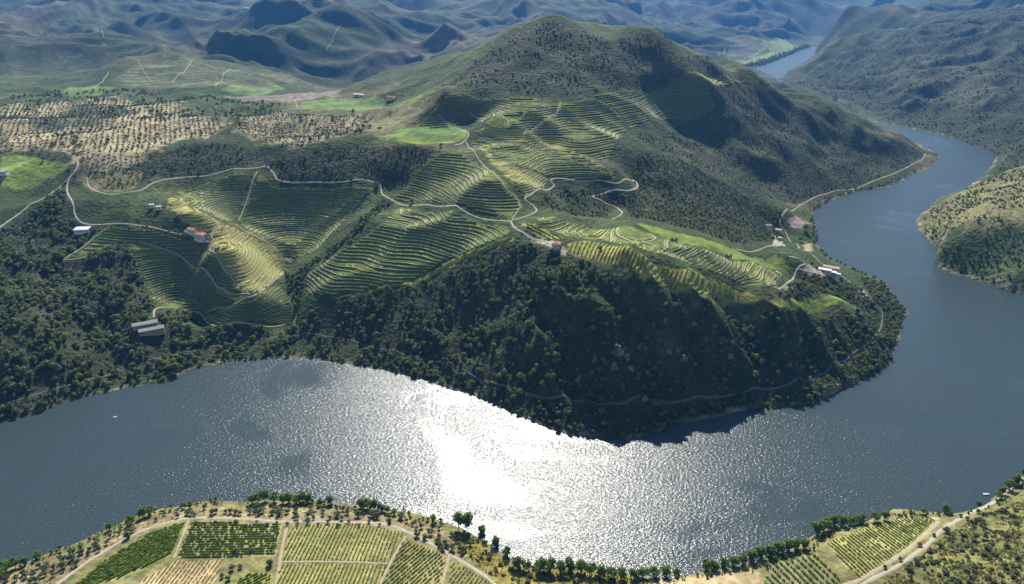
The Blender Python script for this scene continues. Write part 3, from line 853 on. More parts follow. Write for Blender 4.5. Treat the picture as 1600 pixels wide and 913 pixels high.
MAT_STRIP = plain('grass_strip', (0.20, 0.20, 0.10), 0.95, 0.2, 0.4)
for nm, m, wdt, px in ROADS:
    P = catmull(gpoly(px), 3.0 if px[0][1] > 200 else 8.0)
    seg = np.linalg.norm(np.diff(P, axis=0), axis=1)
    if (seg > 60).any():                # a survey mark that slipped behind a crest
        cut = np.nonzero(seg > 60)[0]
        P = P[:cut[0] + 1] if cut[0] > len(P) // 2 else P[cut[-1] + 1:]
    if len(P) < 3:
        continue
    ROAD_XY.append((P, wdt))
    wdt = wdt * (0.50 if P[:, 1].mean() > 480 else 0.85)
    V, F = ribbon(P, wdt, 0.22 if P[:, 1].mean() < 1600 else 0.8)
    tag(link(nm, mesh_data(nm, V, F, [m or MAT_STRIP], smooth_=True)), kind='structure')


def near_road(x, y, extra=1.0):
    hit = np.zeros(len(x), bool)
    for P, w in ROAD_XY:
        b0, b1 = P.min(0) - 8, P.max(0) + 8
        k = np.nonzero((x > b0[0]) & (x < b1[0]) & (y > b0[1]) & (y < b1[1]))[0]
        if len(k):
            hit[k] |= dist_poly(P[::2] if len(P) > 8 else P, x[k], y[k], False) < w * 0.5 + extra
    return hit


# ------------------------------------------------------------------ terraced vineyards
MAT_LEDGE_D = plain('terrace_ledge_grass', (0.275, 0.275, 0.105), 0.95, 0.3, 0.25)  # grass lightened so each ledge reads as a sunlit line
MAT_BANK_D = plain('terrace_bank_scrub_shaded', (0.045, 0.060, 0.022), 0.95, 0.35, 0.3)  # scrub green darkened: the shade on the bank is in its colour
MAT_LEDGE_L = plain('terrace_ledge_sunlit_grass', (0.27, 0.25, 0.085), 0.95, 0.25, 0.25)
MAT_BANK_L = plain('terrace_bank_sunlit_grass', (0.20, 0.195, 0.065), 0.95, 0.3, 0.3)  # ledge and bank again for the lit ridges, sunlight put into the colour
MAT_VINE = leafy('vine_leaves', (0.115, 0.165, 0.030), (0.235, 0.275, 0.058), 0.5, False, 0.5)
MAT_VINE_Y = leafy('vine_leaves_lit_bright', (0.130, 0.180, 0.026), (0.240, 0.280, 0.048), 0.5, False, 0.5)  # lighter leaves for the sunlit terraces and the bright green near parcel


def contours(poly, dz, res=2.2):
    x0, y0 = poly.min(0)
    x1, y1 = poly.max(0)
    xs, ys = np.arange(x0 - res, x1 + 2 * res, res), np.arange(y0 - res, y1 + 2 * res, res)
    X, Y = np.meshgrid(xs, ys)
    Z = hz(X.ravel(), Y.ravel()).reshape(X.shape)
    for _ in range(3):                  # terraces are cut in even curves
        Zp = np.pad(Z, 1, mode='edge')
        Z = (4 * Z + Zp[:-2, 1:-1] + Zp[2:, 1:-1] + Zp[1:-1, :-2] + Zp[1:-1, 2:]) / 8
    cxy = np.column_stack([(X[:-1, :-1] + res / 2).ravel(), (Y[:-1, :-1] + res / 2).ravel()])
    ok = inside(poly, cxy[:, 0], cxy[:, 1]) & ~near_road(cxy[:, 0], cxy[:, 1], 0.5)
    ok = ok.reshape(Z.shape[0] - 1, -1)
    lo, hi = Z[:-1, :-1][ok].min(), Z[:-1, :-1][ok].max()
    nx = X.shape[1]
    out = []
    for L in np.arange(math.ceil(lo / dz) * dz, hi, dz):
        L = L + (rng.random() - 0.5) * 0.35 * dz
        s = Z > L
        code = s[:-1, :-1] * 1 + s[:-1, 1:] * 2 + s[1:, 1:] * 4 + s[1:, :-1] * 8
        ii, jj = np.nonzero((code > 0) & (code < 15) & ok)
        nbr = {}
        pts = {}

        def edge(kind, i, j):
            key = (kind, i, j)
            if key not in pts:
                if kind == 0:
                    a, b = Z[i, j], Z[i, j + 1]
                    t = (L - a) / (b - a)
                    pts[key] = (xs[j] + t * res, ys[i])
                else:
                    a, b = Z[i, j], Z[i + 1, j]
                    t = (L - a) / (b - a)
                    pts[key] = (xs[j], ys[i] + t * res)
            return key
        for i, j in zip(ii, jj):
            e = []
            if s[i, j] != s[i, j + 1]:
                e.append(edge(0, i, j))
            if s[i, j + 1] != s[i + 1, j + 1]:
                e.append(edge(1, i, j + 1))
            if s[i + 1, j] != s[i + 1, j + 1]:
                e.append(edge(0, i + 1, j))
            if s[i, j] != s[i + 1, j]:
                e.append(edge(1, i, j))
            for a in range(0, len(e) - 1, 2):
                nbr.setdefault(e[a], []).append(e[a + 1])
                nbr.setdefault(e[a + 1], []).append(e[a])
        seen = set()
        for start in sorted(nbr, key=lambda k_: len(nbr[k_])):
            if start in seen:
                continue
            line, cur = [start], start
            seen.add(start)
            while True:
                nx_ = [q for q in nbr[cur] if q not in seen]
                if not nx_:
                    break
                cur = nx_[0]
                seen.add(cur)
                line.append(cur)
            P = np.array([pts[q] for q in line])
            if len(P) >= 5:
                out.append((L, P))
    return out


def resample(P, step):
    s = np.concatenate([[0], np.cumsum(np.linalg.norm(np.diff(P, axis=0), axis=1))])
    n = max(3, int(s[-1] / step))
    t = np.linspace(0, s[-1], n)
    return np.column_stack([np.interp(t, s, P[:, 0]), np.interp(t, s, P[:, 1])])


def grad(x, y, e=2.5):
    gx = (hz(x + e, y) - hz(x - e, y)) / (2 * e)
    gy = (hz(x, y + e) - hz(x, y - e)) / (2 * e)
    return gx, gy


def hedge(P, z, hgt, wid, gap=0.0, loc=(0, 0, 0), prob=None):
    """a trellised row of leaves: uneven ridge cross-section, broken where vines are missing"""
    n = len(P)
    d = np.gradient(P, axis=0)
    d /= np.linalg.norm(d, axis=1)[:, None] + 1e-9
    nr = np.column_stack([-d[:, 1], d[:, 0]])
    alive = rng.random(n) > gap
    V, F = [], []
    prof = [(-0.5, 0.25), (-0.42, 0.8), (0.0, 1.05), (0.42, 0.8), (0.5, 0.25)]
    jw = wid * (0.75 + 0.5 * rng.random((n, 5)))
    jh = hgt * (0.75 + 0.45 * rng.random((n, 5))) * np.where(alive, 1.0, 0.12)[:, None]
    jw = jw * np.where(alive, 1.0, 0.2)[:, None]
    for j, (a, b) in enumerate(prof):
        q = P + nr * (a * jw[:, j])[:, None]
        V.append(np.column_stack([q, z + b * jh[:, j]]))
    V = np.stack(V, 1).reshape(-1, 3) - np.array(loc)
    for i in range(n - 1):
        for j in range(4):
            F.append((i * 5 + j, i * 5 + j + 1, (i + 1) * 5 + j + 1, (i + 1) * 5 + j))
    return V, F


def terrace(P, L, dz, loc):
    gx, gy = grad(P[:, 0], P[:, 1])
    g = np.hypot(gx, gy) + 1e-6
    dn_ = -np.column_stack([gx, gy]) / g[:, None]
    k = np.ones(5) / 5
    for c_ in range(2):
        dn_[:, c_] = np.convolve(np.pad(dn_[:, c_], 2, mode='edge'), k, 'valid')
    w = np.clip(dz / np.clip(g, 0.12, 2), 1.6, 9.0)
    w = np.convolve(np.pad(w, 2, mode='edge'), k, 'valid')
    lw = w * (0.5 + 0.16 * perlin(P[:, 0] / 35, P[:, 1] / 35 + L, 93))
    q0 = P - dn_ * 0.5
    q1 = P + dn_ * lw[:, None]
    q2 = P + dn_ * (lw + np.minimum(0.35 * w, 1.3))[:, None]
    z0 = hz(q0[:, 0], q0[:, 1]) + 0.10
    zl = np.maximum(hz(P[:, 0], P[:, 1]) + 0.12, hz(q1[:, 0], q1[:, 1]) + 0.25)
    z1 = zl - 0.05 + 0.12 * rng.random(len(P))
    z2 = hz(q2[:, 0], q2[:, 1]) - 0.25
    V = np.stack([np.column_stack([q0, z0]), np.column_stack([P, zl]), np.column_stack([q1, z1]), np.column_stack([q2, z2])], 1).reshape(-1, 3) - np.array(loc)
    F, fm = [], []
    for i in range(len(P) - 1):
        for j in range(3):
            F.append((i * 4 + j, i * 4 + j + 1, (i + 1) * 4 + j + 1, (i + 1) * 4 + j))
            fm.append(1 if j == 2 else 0)
    R = P + dn_ * (lw * 0.25)[:, None]
    return V, F, fm, R, zl


n_terr = 0
for (px, dz, tone, lab), poly in zip(VINEYARDS, VINE_XY):
    cxy = poly.mean(0)
    loc = (cxy[0], cxy[1], float(hz(cxy[0], cxy[1])))
    root = empty('vineyard', loc)
    tag(root, lab, 'vineyard', 'terraced vineyards on the hills')
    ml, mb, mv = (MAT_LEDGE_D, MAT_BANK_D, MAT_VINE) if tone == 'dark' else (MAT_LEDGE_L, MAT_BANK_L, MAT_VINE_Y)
    if isinstance(dz, tuple):           # rows planted across the crest instead of along the contour
        a, b = ground(*dz[0]), ground(*dz[1])
        d = (b - a) / np.linalg.norm(b - a)
        nrm = np.array([-d[1], d[0]])
        s = (poly - cxy) @ nrm
        for k in np.arange(s.min() + 1, s.max(), 3.6 if 'thin' in lab else 4.6):
            t_ = np.arange(-260, 260, 2.0)
            Ln = cxy + nrm * k + d * t_[:, None] + nrm * (4.0 * perlin(t_ / 45, t_ * 0 + k / 90, 95))[:, None]
            m = inside(poly, Ln[:, 0], Ln[:, 1])
            run = np.nonzero(m)[0]
            for seg in np.split(run, np.nonzero(np.diff(run) > 1)[0] + 1):
                if len(seg) >= 4:
                    P = Ln[seg]
                    V, F = hedge(P, hz(P[:, 0], P[:, 1]), 1.4, 1.3, 0.06, loc)
                    link('vine_row', mesh_data('vine_row', V, F, [mv]), root)
        continue
    for L, P in contours(poly, dz):
        P = resample(P, 2.6)
        if len(P) < 5:
            continue
        V, F, fm, R, zl = terrace(P, L, dz, loc)
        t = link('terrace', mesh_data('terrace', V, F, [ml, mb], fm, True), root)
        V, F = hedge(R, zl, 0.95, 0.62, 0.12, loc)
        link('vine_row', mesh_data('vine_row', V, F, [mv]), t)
        n_terr += 1
print('terraces', n_terr)

# ------------------------------------------------------------------ straight vine rows on the near bank
for (px, along, sp, sc, gap, col, lab), poly in zip(PARCELS, PARCELS_XY):
    a, b = ground(*along[0]), ground(*along[1])
    d = (b - a) / np.linalg.norm(b - a)
    nrm = np.array([-d[1], d[0]])
    cxy = poly.mean(0)
    loc = (cxy[0], cxy[1], float(hz(cxy[0], cxy[1])))
    orch = 'orchard' in lab
    root = empty('orchard' if orch else 'vineyard', loc)
    tag(root, lab, 'orchard' if orch else 'vineyard', 'planted parcels on the near bank')
    s = (poly - cxy) @ nrm
    for k in np.arange(s.min() + 0.5, s.max(), sp):
        t = np.arange(-160, 160, 1.1)
        L = cxy + nrm * k + d * t[:, None] + nrm * (0.25 * perlin(t / 20, t * 0 + k, 95))[:, None]
        m = inside(poly, L[:, 0], L[:, 1])
        run = np.nonzero(m)[0]
        for seg in np.split(run, np.nonzero(np.diff(run) > 1)[0] + 1):
            if len(seg) < 5:
                continue
            P = L[seg]
            gp = gap
            V, F = hedge(P, hz(P[:, 0], P[:, 1]), 1.15 * sc, 0.95 * sc, gp + 0.25 * max(0, perlin(np.array([P[0, 0] / 25]), np.array([k / 8]), 97)[0]), loc)
            if len(F):
                link('tree_row' if orch else 'vine_row', mesh_data('vine_row', V, F, [MAT_VINE if sc != 1.25 else MAT_VINE_Y]), root)

# ------------------------------------------------------------------ plants: prototypes
def crown_mesh(name, mat, n, seed, rx=1.0, rz=0.85, zc=1.0, leaf=0.3, clumps=9, core=0.72, flat=0.0):
    """a crown of leaf clumps round an uneven core, about one unit in radius"""
    r = np.random.default_rng(seed)
    cl = []
    for i in range(clumps):
        th = r.random() * 6.283
        u = -0.35 + 1.3 * r.random()
        rr = math.sqrt(max(0, 1 - min(u, 1) ** 2)) * (0.45 + 0.4 * r.random())
        cl.append((rx * rr * math.cos(th), rx * rr * math.sin(th), zc + rz * 0.72 * u, 0.32 + 0.22 * r.random()))
    V, F = [], []
    for i in range(n):
        c_ = cl[r.integers(len(cl))]
        d = r.normal(size=3)
        d /= np.linalg.norm(d)
        p = np.array(c_[:3]) + d * c_[3] * (0.6 + 0.5 * r.random())
        out = (p - np.array((0, 0, zc * 0.8)))
        out /= np.linalg.norm(out) + 1e-6
        nn = 0.55 * d + 0.55 * out + 0.55 * r.normal(size=3) * 0.7
        nn /= np.linalg.norm(nn) + 1e-6
        a = np.cross(nn, r.normal(size=3))
        a /= np.linalg.norm(a) + 1e-6
        b = np.cross(nn, a)
        s = leaf * (0.6 + 0.8 * r.random())
        k_ = len(V)
        V += [p - a * s, p - b * s * 0.6, p + a * s, p + b * s * 0.6]
        F.append((k_, k_ + 1, k_ + 2, k_ + 3))
    # core: uneven solid so that the crown is dense in the middle
    k_ = len(V)
    nu, nv = 8, 5
    for j in range(nv + 1):
        ph_ = math.pi * j / nv
        for i in range(nu):
            th = 6.283 * i / nu
            q = core * (0.8 + 0.35 * r.random())
            V.append(np.array((rx * q * math.sin(ph_) * math.cos(th), rx * q * math.sin(ph_) * math.sin(th), zc + rz * q * math.cos(ph_))))
    for j in range(nv):
        for i in range(nu):
            F.append((k_ + j * nu + i, k_ + (j + 1) * nu + i, k_ + (j + 1) * nu + (i + 1) % nu, k_ + j * nu + (i + 1) % nu))
    V = np.array(V)
    V[:, 2] = np.maximum(V[:, 2], flat)
    return mesh_data(name, V, F, [mat])


def trunk_mesh(name, mat, h, r0, seed, limbs=3):
    r = np.random.default_rng(seed)
    V, F = [], []

    def tube(p, q, ra, rb):
        p, q = np.array(p), np.array(q)
        d = (q - p) / np.linalg.norm(q - p)
        a = np.cross(d, (0.3, 0.9, 0.1))
        a /= np.linalg.norm(a)
        b = np.cross(d, a)
        k_ = len(V)
        for i in range(6):
            e = a * math.cos(i * 1.0472) + b * math.sin(i * 1.0472)
            V.append(p + e * ra)
            V.append(q + e * rb)
        for i in range(6):
            j = (i + 1) % 6
            F.append((k_ + 2 * i, k_ + 2 * j, k_ + 2 * j + 1, k_ + 2 * i + 1))
    bend = (0.06 * r.normal(), 0.06 * r.normal(), h)
    tube((0, 0, -0.25), bend, r0, r0 * 0.6)
    for i in range(limbs):
        th = 6.283 * (i + r.random() * 0.5) / limbs
        tube((bend[0], bend[1], bend[2] - 0.04), (0.42 * math.cos(th), 0.42 * math.sin(th), h + 0.45 + 0.2 * r.random()), r0 * 0.5, r0 * 0.16)
    return mesh_data(name, V, F, [mat])


MAT_BARK = plain('bark', (0.11, 0.085, 0.06), 0.95, 0.3, 2.0)
MAT_OAK = leafy('evergreen_oak_leaves', (0.036, 0.058, 0.019), (0.185, 0.220, 0.075), 0.35)
MAT_OAK_Y = leafy('deciduous_leaves', (0.090, 0.125, 0.026), (0.230, 0.250, 0.070), 0.4)
MAT_OAK_G = leafy('grey_green_leaves', (0.070, 0.090, 0.050), (0.200, 0.215, 0.125), 0.3)
MAT_OLIVE = leafy('olive_leaves', (0.060, 0.082, 0.042), (0.125, 0.150, 0.075), 0.25)
MAT_BROAD = leafy('broadleaf_leaves', (0.065, 0.115, 0.021), (0.180, 0.240, 0.045), 0.45)
MAT_SCRUB = leafy('scrub_leaves', (0.050, 0.066, 0.025), (0.120, 0.130, 0.050), 0.2)
MAT_CYP = leafy('cypress_leaves', (0.022, 0.040, 0.014), (0.045, 0.070, 0.022), 0.1)

OAKS = [crown_mesh('oak_crown', (MAT_OAK, MAT_OAK, MAT_OAK_Y, MAT_OAK, MAT_OAK_G)[i], 150, 11 + i, 1.0, 0.82 + 0.1 * (i % 2), 1.0, 0.27) for i in range(5)]
OLIVES = [crown_mesh('olive_crown', MAT_OLIVE, 150, 31 + i, 0.95, 0.7, 1.0, 0.22, 8, 0.55) for i in range(4)]
BROADS = [crown_mesh('broadleaf_crown', MAT_BROAD, 420, 51 + i, 1.0, 1.0 + 0.15 * i, 1.15, 0.19, 14, 0.52) for i in range(4)]
SHRUBS = [crown_mesh('shrub_crown', MAT_SCRUB, 90, 71 + i, 1.0, 0.62, 0.45, 0.26, 7, 0.7, -0.1) for i in range(4)]
POPLAR = [crown_mesh('poplar_crown', MAT_BROAD, 520, 91 + i, 0.85, 1.35, 1.75, 0.17, 20, 0.40) for i in range(2)]
MAT_WEED = leafy('weeds', (0.110, 0.120, 0.030), (0.250, 0.215, 0.055), 0.35)
WEEDS = [crown_mesh('weed_tuft', MAT_WEED, 60, 171 + i, 1.0, 0.5, 0.35, 0.26, 6, 0.6, -0.1) for i in range(3)]
CYPRESS = [crown_mesh('cypress_crown', MAT_CYP, 200, 95, 0.30, 1.6, 1.75, 0.13, 14, 0.55)]
TRUNK = trunk_mesh('oak_trunk', MAT_BARK, 0.55, 0.09, 3)
TRUNK_TALL = trunk_mesh('tall_trunk', MAT_BARK, 0.9, 0.07, 5)


def plant(name, label, cat, group, crown, trunk, x, y, s, z=None, rz=None, sz=1.0, crown_name='crown'):
    z = float(hz(x, y)) if z is None else z
    o = empty(name, (x, y, z), rng.random() * 6.28 if rz is None else rz)
    o.scale = (s, s, s * sz)
    tag(o, label, cat, group)
    link(crown_name, crown, o)
    if trunk is not None:
        link('trunk', trunk, o)
    return o


def scatter(poly, step, keep=1.0, clump=0.0, lam=30.0, seed=1, gapn=None):
    x0, y0 = poly.min(0)
    x1, y1 = poly.max(0)
    X, Y = np.meshgrid(np.arange(x0, x1, step), np.arange(y0, y1, step))
    X = X + (rng.random(X.shape) - 0.5) * step * 1.1
    Y = Y + (rng.random(Y.shape) - 0.5) * step * 1.1
    X, Y = X.ravel(), Y.ravel()
    m = inside(poly, X, Y) & (rng.random(len(X)) < keep)
    X, Y = X[m], Y[m]
    if clump:
        m = fbm(X, Y, lam, 2, seed) + (rng.random(len(X)) - 0.5) * 0.5 > -1 + clump
        X, Y = X[m], Y[m]
    m = (hz(X, Y) > 0.6) & ~near_road(X, Y, 0.8)
    X, Y = X[m], Y[m]
    m = np.ones(len(X), bool)
    for v in VINE_XY:
        m &= ~inside(v, X, Y)
    for v in KEEP_CLEAR:
        m &= np.hypot(X - v[0], Y - v[1]) > v[2]
    return X[m], Y[m]


KEEP_CLEAR = []
for cx_, cy_, rr_ in ((308, 368, 15), (130, 362, 13), (235, 518, 20), (868, 383, 11), (1296, 430, 20), (1199, 357, 9), (1216, 364, 9), (246, 325, 8)):
    g = ground(cx_, cy_)
    KEEP_CLEAR.append((g[0], g[1], rr_))

proto_cols = {}


def proto_collection(name, meshes):
    col = bpy.data.collections.new(name)
    for me in meshes:
        o = bpy.data.objects.new(me.name + '_source', me)
        col.objects.link(o)
    return col


def mass(name, label, cat, meshes, X, Y, S, kind_key):
    """a stand of plants nobody could count: one object, its plants spread over it by geometry nodes"""
    if kind_key not in proto_cols:
        proto_cols[kind_key] = proto_collection(kind_key, meshes)
    me = bpy.data.meshes.new(name)
    me.from_pydata(np.column_stack([X, Y, hz(X, Y) - 0.1]).tolist(), [], [])
    for an, arr in (('plant_scale', S), ('plant_turn', rng.random(len(X)) * 6.283)):
        a = me.attributes.new(an, 'FLOAT', 'POINT')
        a.data.foreach_set('value', np.asarray(arr, np.float32))
    a = me.attributes.new('plant_pick', 'INT', 'POINT')
    a.data.foreach_set('value', rng.integers(0, len(meshes), len(X)).astype(np.int32))
    o = link(name, me)
    tag(o, label, cat, kind='stuff')
    ng = bpy.data.node_groups.new(name, 'GeometryNodeTree')
    ng.interface.new_socket('Geometry', in_out='INPUT', socket_type='NodeSocketGeometry')
    ng.interface.new_socket('Geometry', in_out='OUTPUT', socket_type='NodeSocketGeometry')
    N, Lk = ng.nodes, ng.links
    gi, go = N.new('NodeGroupInput'), N.new('NodeGroupOutput')
    ins = N.new('GeometryNodeInstanceOnPoints')
    ci = N.new('GeometryNodeCollectionInfo')
    ci.inputs['Collection'].default_value = proto_cols[kind_key]
    ci.inputs['Separate Children'].default_value = True
    ci.inputs['Reset Children'].default_value = True
    ins.inputs['Pick Instance'].default_value = True

    def named(an, t):
        q = N.new('GeometryNodeInputNamedAttribute')
        q.data_type = t
        q.inputs[0].default_value = an
        return q.outputs[0]
    comb = N.new('ShaderNodeCombineXYZ')
    Lk.new(named('plant_turn', 'FLOAT'), comb.inputs[2])
    e2r = N.new('FunctionNodeEulerToRotation')
    Lk.new(comb.outputs[0], e2r.inputs[0])
    Lk.new(gi.outputs[0], ins.inputs['Points'])
    Lk.new(ci.outputs[0], ins.inputs['Instance'])
    Lk.new(named('plant_pick', 'INT'), ins.inputs['Instance Index'])
    Lk.new(e2r.outputs[0], ins.inputs['Rotation'])
    Lk.new(named('plant_scale', 'FLOAT'), ins.inputs['Scale'])
    Lk.new(ins.outputs[0], go.inputs[0])
    o.modifiers.new('plants', 'NODES').node_group = ng
    return o


def px_of(x, y):
    dz = float(hz(x, y)) - CAM_H
    dep = y * CP - dz * SP
    return x / dep * FOC + 800, 456.5 - (y * SP + dz * CP) / dep * FOC


def seen(X, Y, h=2.5):
    """which plants stand in view of the survey point"""
    Z = hz(X, Y) + h
    dz = Z - CAM_H
    # camera coordinates
    dep = Y * CP - dz * SP
    u = X / dep * FOC + 800
    v = 456.5 - (Y * SP + dz * CP) / dep * FOC
    ok = (u > 4) & (u < 1596) & (v > 4) & (v < 909)
    for t in np.linspace(0.35, 0.985, 60):
        ok &= hz(X * t, Y * t) < CAM_H + dz * t + 0.5
    return ok, u, v


# ------------------------------------------------------------------ woods on the hills
GN_ = 'hillside trees'
spec = {
    # wood: step, keep, clump, smallest and largest radius, who they are (single trees), the mass behind them
    'left_wood': (4.8, 0.95, 0.84, 1.4, 4.2, 'round evergreen tree in the left riverside wood', 'dense evergreen woodland covering the slope at left'),
    'slope_wood': (5.0, 0.9, 0.86, 1.1, 3.6, 'evergreen oak on the steep dark headland slope', 'evergreen oaks and scrub covering the steep dark slope of the headland'),
    'tip_wood': (5.0, 0.95, 0.3, 1.8, 3.0, 'bushy tree in the grove below the white winery at the headland tip', 'grove of bushy trees below the white winery'),
    'bank_wood': (5.0, 0.9, 0.4, 1.5, 2.8, 'bushy tree on the right river bank of the headland, beside the railway', 'bushes along the right bank of the headland'),
    'gully_wood': (4.6, 0.95, 0.5, 1.3, 2.4, 'tree in the wooded gully between the two terraced hills', 'wooded gully between the terraced hills'),
    'hill_wood': (5.8, 0.75, 0.95, 0.9, 2.3, 'dark evergreen tree on the wooded hill above the pale winding road', 'dark scrub wood above the pale winding road'),
    'hairpin_wood': (5.0, 0.95, 0.7, 1.0, 2.2, 'small tree in the scrub inside the hairpin road', 'grey green scrub inside the hairpin road'),
    'glen_wood': (6.0, 0.95, 0.7, 1.0, 2.4, 'tree in the scrubby glen behind the green vineyard field', 'scrubby glen behind the headland vineyards'),
}


def where(u, v, k):
    """which part of its wood a tree stands in, told by things one can find"""
    if k == 'slope_wood':
        a = 'near the left gully' if u < 560 else 'left part' if u < 680 else 'left of the hut' if u < 820 else 'under the red roofed hut' if u < 940 else 'on the darkest cliff' if u < 1120 else 'right of the cliff' if u < 1260 else 'near the headland tip'
        b = 'by the water' if v > 600 else 'halfway up' if v > 500 else 'near the crest'
        return ', ' + a + ', ' + b
    if k == 'left_wood':
        a = 'at the left edge' if u < 90 else 'on the wooded knoll' if u < 200 else 'round the grey barns' if u < 290 else 'below the lowest terraces'
        b = 'by the water' if v > 560 else 'on the lower slope' if v > 480 else 'on the upper slope'
        return ', ' + a + ', ' + b
    return ''


pool = []
for k, (st_, kp, cl, s0, s1, la, lm_) in spec.items():
    X, Y = scatter(WOODS_XY[k], st_, kp, cl, 24.0, 101)
    S = s0 + (s1 - s0) * rng.random(len(X)) ** 2.3
    ok, u, v = seen(X, Y)
    pool.append((k, X, Y, S, np.where(ok, S / np.hypot(X, Y), 0)))
score = np.concatenate([p[4] for p in pool])
cut = np.sort(score)[-300]
for k, X, Y, S, sc_ in pool:
    la, lm_ = spec[k][5], spec[k][6]
    one = sc_ >= cut
    ok, u, v = seen(X[one], Y[one])
    for x, y, s, u_, v_ in zip(X[one], Y[one], S[one], u, v):
        la = spec[k][5] + where(u_, v_, k)
        plant('evergreen_tree', la, 'tree', GN_ + ': ' + la, OAKS[rng.integers(5)], TRUNK, x, y, s)
    rest = ~one
    mass('woodland', lm_, 'woodland', OAKS, X[rest], Y[rest], S[rest], 'oak')
    print(k, one.sum(), rest.sum())

# shrubs between the trees, and the open scrub of the mountain and the far bank
for k, st_, kp, cl, s0, s1, lm_ in (
        ('slope_wood', 4.4, 0.8, 0.7, 0.6, 1.3, 'low shrubs between the oaks on the steep dark slope'),
        ('left_wood', 4.4, 0.8, 0.7, 0.6, 1.3, 'low shrubs between the trees at left'),
        ('glen_wood', 4.2, 0.95, 0.7, 0.6, 1.4, 'low shrubs in the glen'),
        ('hill_wood', 4.6, 0.9, 0.8, 0.6, 1.3, 'low shrubs on the wooded hill'),
        ('mountain_wood', 6.4, 0.9, 0.85, 0.9, 2.3, 'dark scrub dotted over the mountain'),
        ('east_bank', 6.0, 0.9, 0.8, 0.9, 2.3, 'bushes dotted over the dry slope on the right bank'),
        ('east_scrub', 12.0, 0.9, 0.9, 1.4, 3.4, 'scrub dotted over the far right hillside')):
    X, Y = scatter(WOODS_XY[k], st_, kp, cl, 45.0 if k in ('mountain_wood', 'east_scrub', 'east_bank') else 22.0, 103)
    S = s0 + (s1 - s0) * rng.random(len(X)) ** 2
    mass('scrub', lm_, 'scrub', OAKS if k == 'east_bank' else SHRUBS, X, Y, S, 'oak' if k == 'east_bank' else 'shrub')

# olive groves on the plateau, planted in lines
for gi_, poly in enumerate(GROVES_XY):
    th = math.radians(24 if gi_ == 0 else -10)
    d, nrm = np.array((math.cos(th), math.sin(th))), np.array((-math.sin(th), math.cos(th)))
    c0 = poly.mean(0)
    A, B = np.meshgrid(np.arange(-700, 700, 7.5), np.arange(-500, 500, 9.5))
    A, B = A.ravel() + rng.normal(size=A.size) * 0.9, B.ravel() + rng.normal(size=A.size) * 0.7
    X, Y = c0[0] + d[0] * A + nrm[0] * B, c0[1] + d[1] * A + nrm[1] * B
    m = inside(poly, X, Y) & ~near_road(X, Y, 2) & (rng.random(len(X)) < 0.86)
    mass('olive_grove', ('olive grove in lines on pale dry ground at upper left' if gi_ == 0 else 'olive grove in lines on the saddle left of the mountain'), 'olive grove', OLIVES, X[m], Y[m], 1.3 + 1.2 * rng.random(m.sum()), 'olive')

# scrub patches and hedges across the plateau
plat = gpoly([(0, 150), (100, 140), (280, 152), (420, 160), (600, 172), (640, 160), (600, 205), (540, 214), (455, 240), (340, 210), (250, 225), (120, 260), (0, 240)])
X, Y = scatter(plat, 15, 0.9, 1.15, 110, 107)
mass('scrub', 'dark scrub patches across the dry plateau', 'scrub', OAKS, X, Y, 1.6 + 2.0 * rng.random(len(X)) ** 2, 'oak')
for hl, lab in (([(100, 148), (160, 143), (240, 148)], 'dark line of trees along the far fields'), ([(285, 155), (345, 156), (420, 172)], 'dark hedge of trees on the saddle'), ([(1190, 103), (1225, 89), (1255, 76), (1262, 72)], 'belt of trees along the far river bank'),
                ([(1170, 104), (1215, 91), (1250, 77)], 'trees beside the far river')):
    P = catmull(gpoly(hl), 9.0)
    P = np.repeat(P, 2, 0) + rng.normal(size=(len(P) * 2, 2)) * (6 if hl[0][0] < 1000 else 14)
    m = hz(P[:, 0], P[:, 1]) > 0.4
    P = P[m]
    mass('tree_belt', lab, 'trees', OAKS, P[:, 0], P[:, 1], (2.2 if hl[0][0] < 1000 else 5.0) * (0.7 + 0.6 * rng.random(len(P))), 'oak')
# bushes on the water's edge of the hills
P = densify(XN[3:-6], 4.0)
P = P + rng.normal(size=P.shape) * 1.5
gx_e, gy_e = grad(P[:, 0], P[:, 1])
P = P + np.column_stack([gx_e, gy_e]) / (np.hypot(gx_e, gy_e)[:, None] + 0.01) * (2 + 5 * rng.random(len(P)))[:, None]
m = (hz(P[:, 0], P[:, 1]) > 0.3) & (rng.random(len(P)) < 0.8)
mass('shore_bushes', 'bushes fringing the far shore of the river', 'bushes', OAKS, P[m, 0], P[m, 1], 1.0 + 1.4 * rng.random(m.sum()), 'oak')

# ------------------------------------------------------------------ single plants of the near bank
def put(px, py, s, kind, label, group=None, sz=1.0, name=None):
    s *= 1.22 if kind in ('broad', 'poplar') and py > 700 else 1.0
    g = ground(px, py)
    src = {'broad': BROADS, 'olive': OLIVES, 'poplar': POPLAR, 'cypress': CYPRESS, 'shrub': SHRUBS, 'oak': OAKS}[kind]
    nm = name or {'broad': 'riverside_tree', 'olive': 'olive_tree', 'poplar': 'poplar_tree', 'cypress': 'cypress_tree', 'shrub': 'shrub', 'oak': 'evergreen_tree'}[kind]
    return plant(nm, label, 'shrub' if kind == 'shrub' else 'tree', group, src[rng.integers(len(src))], TRUNK if kind != 'poplar' else TRUNK_TALL, g[0], g[1], s, sz=sz)


ORD = ['first', 'second', 'third', 'fourth', 'fifth', 'sixth', 'seventh', 'eighth', 'ninth', 'tenth', 'eleventh', 'twelfth', 'thirteenth', 'fourteenth', 'fifteenth', 'sixteenth', 'seventeenth', 'eighteenth', 'nineteenth', 'twentieth']


def row_of(spots, kind, label, group, name=None):
    """trees of one row or clump, told apart by their order from the left"""
    for i, (x, y, s) in enumerate(sorted(spots)):
        put(x, y, s, kind, ORD[i] + ' from left: ' + label, group, name=name)


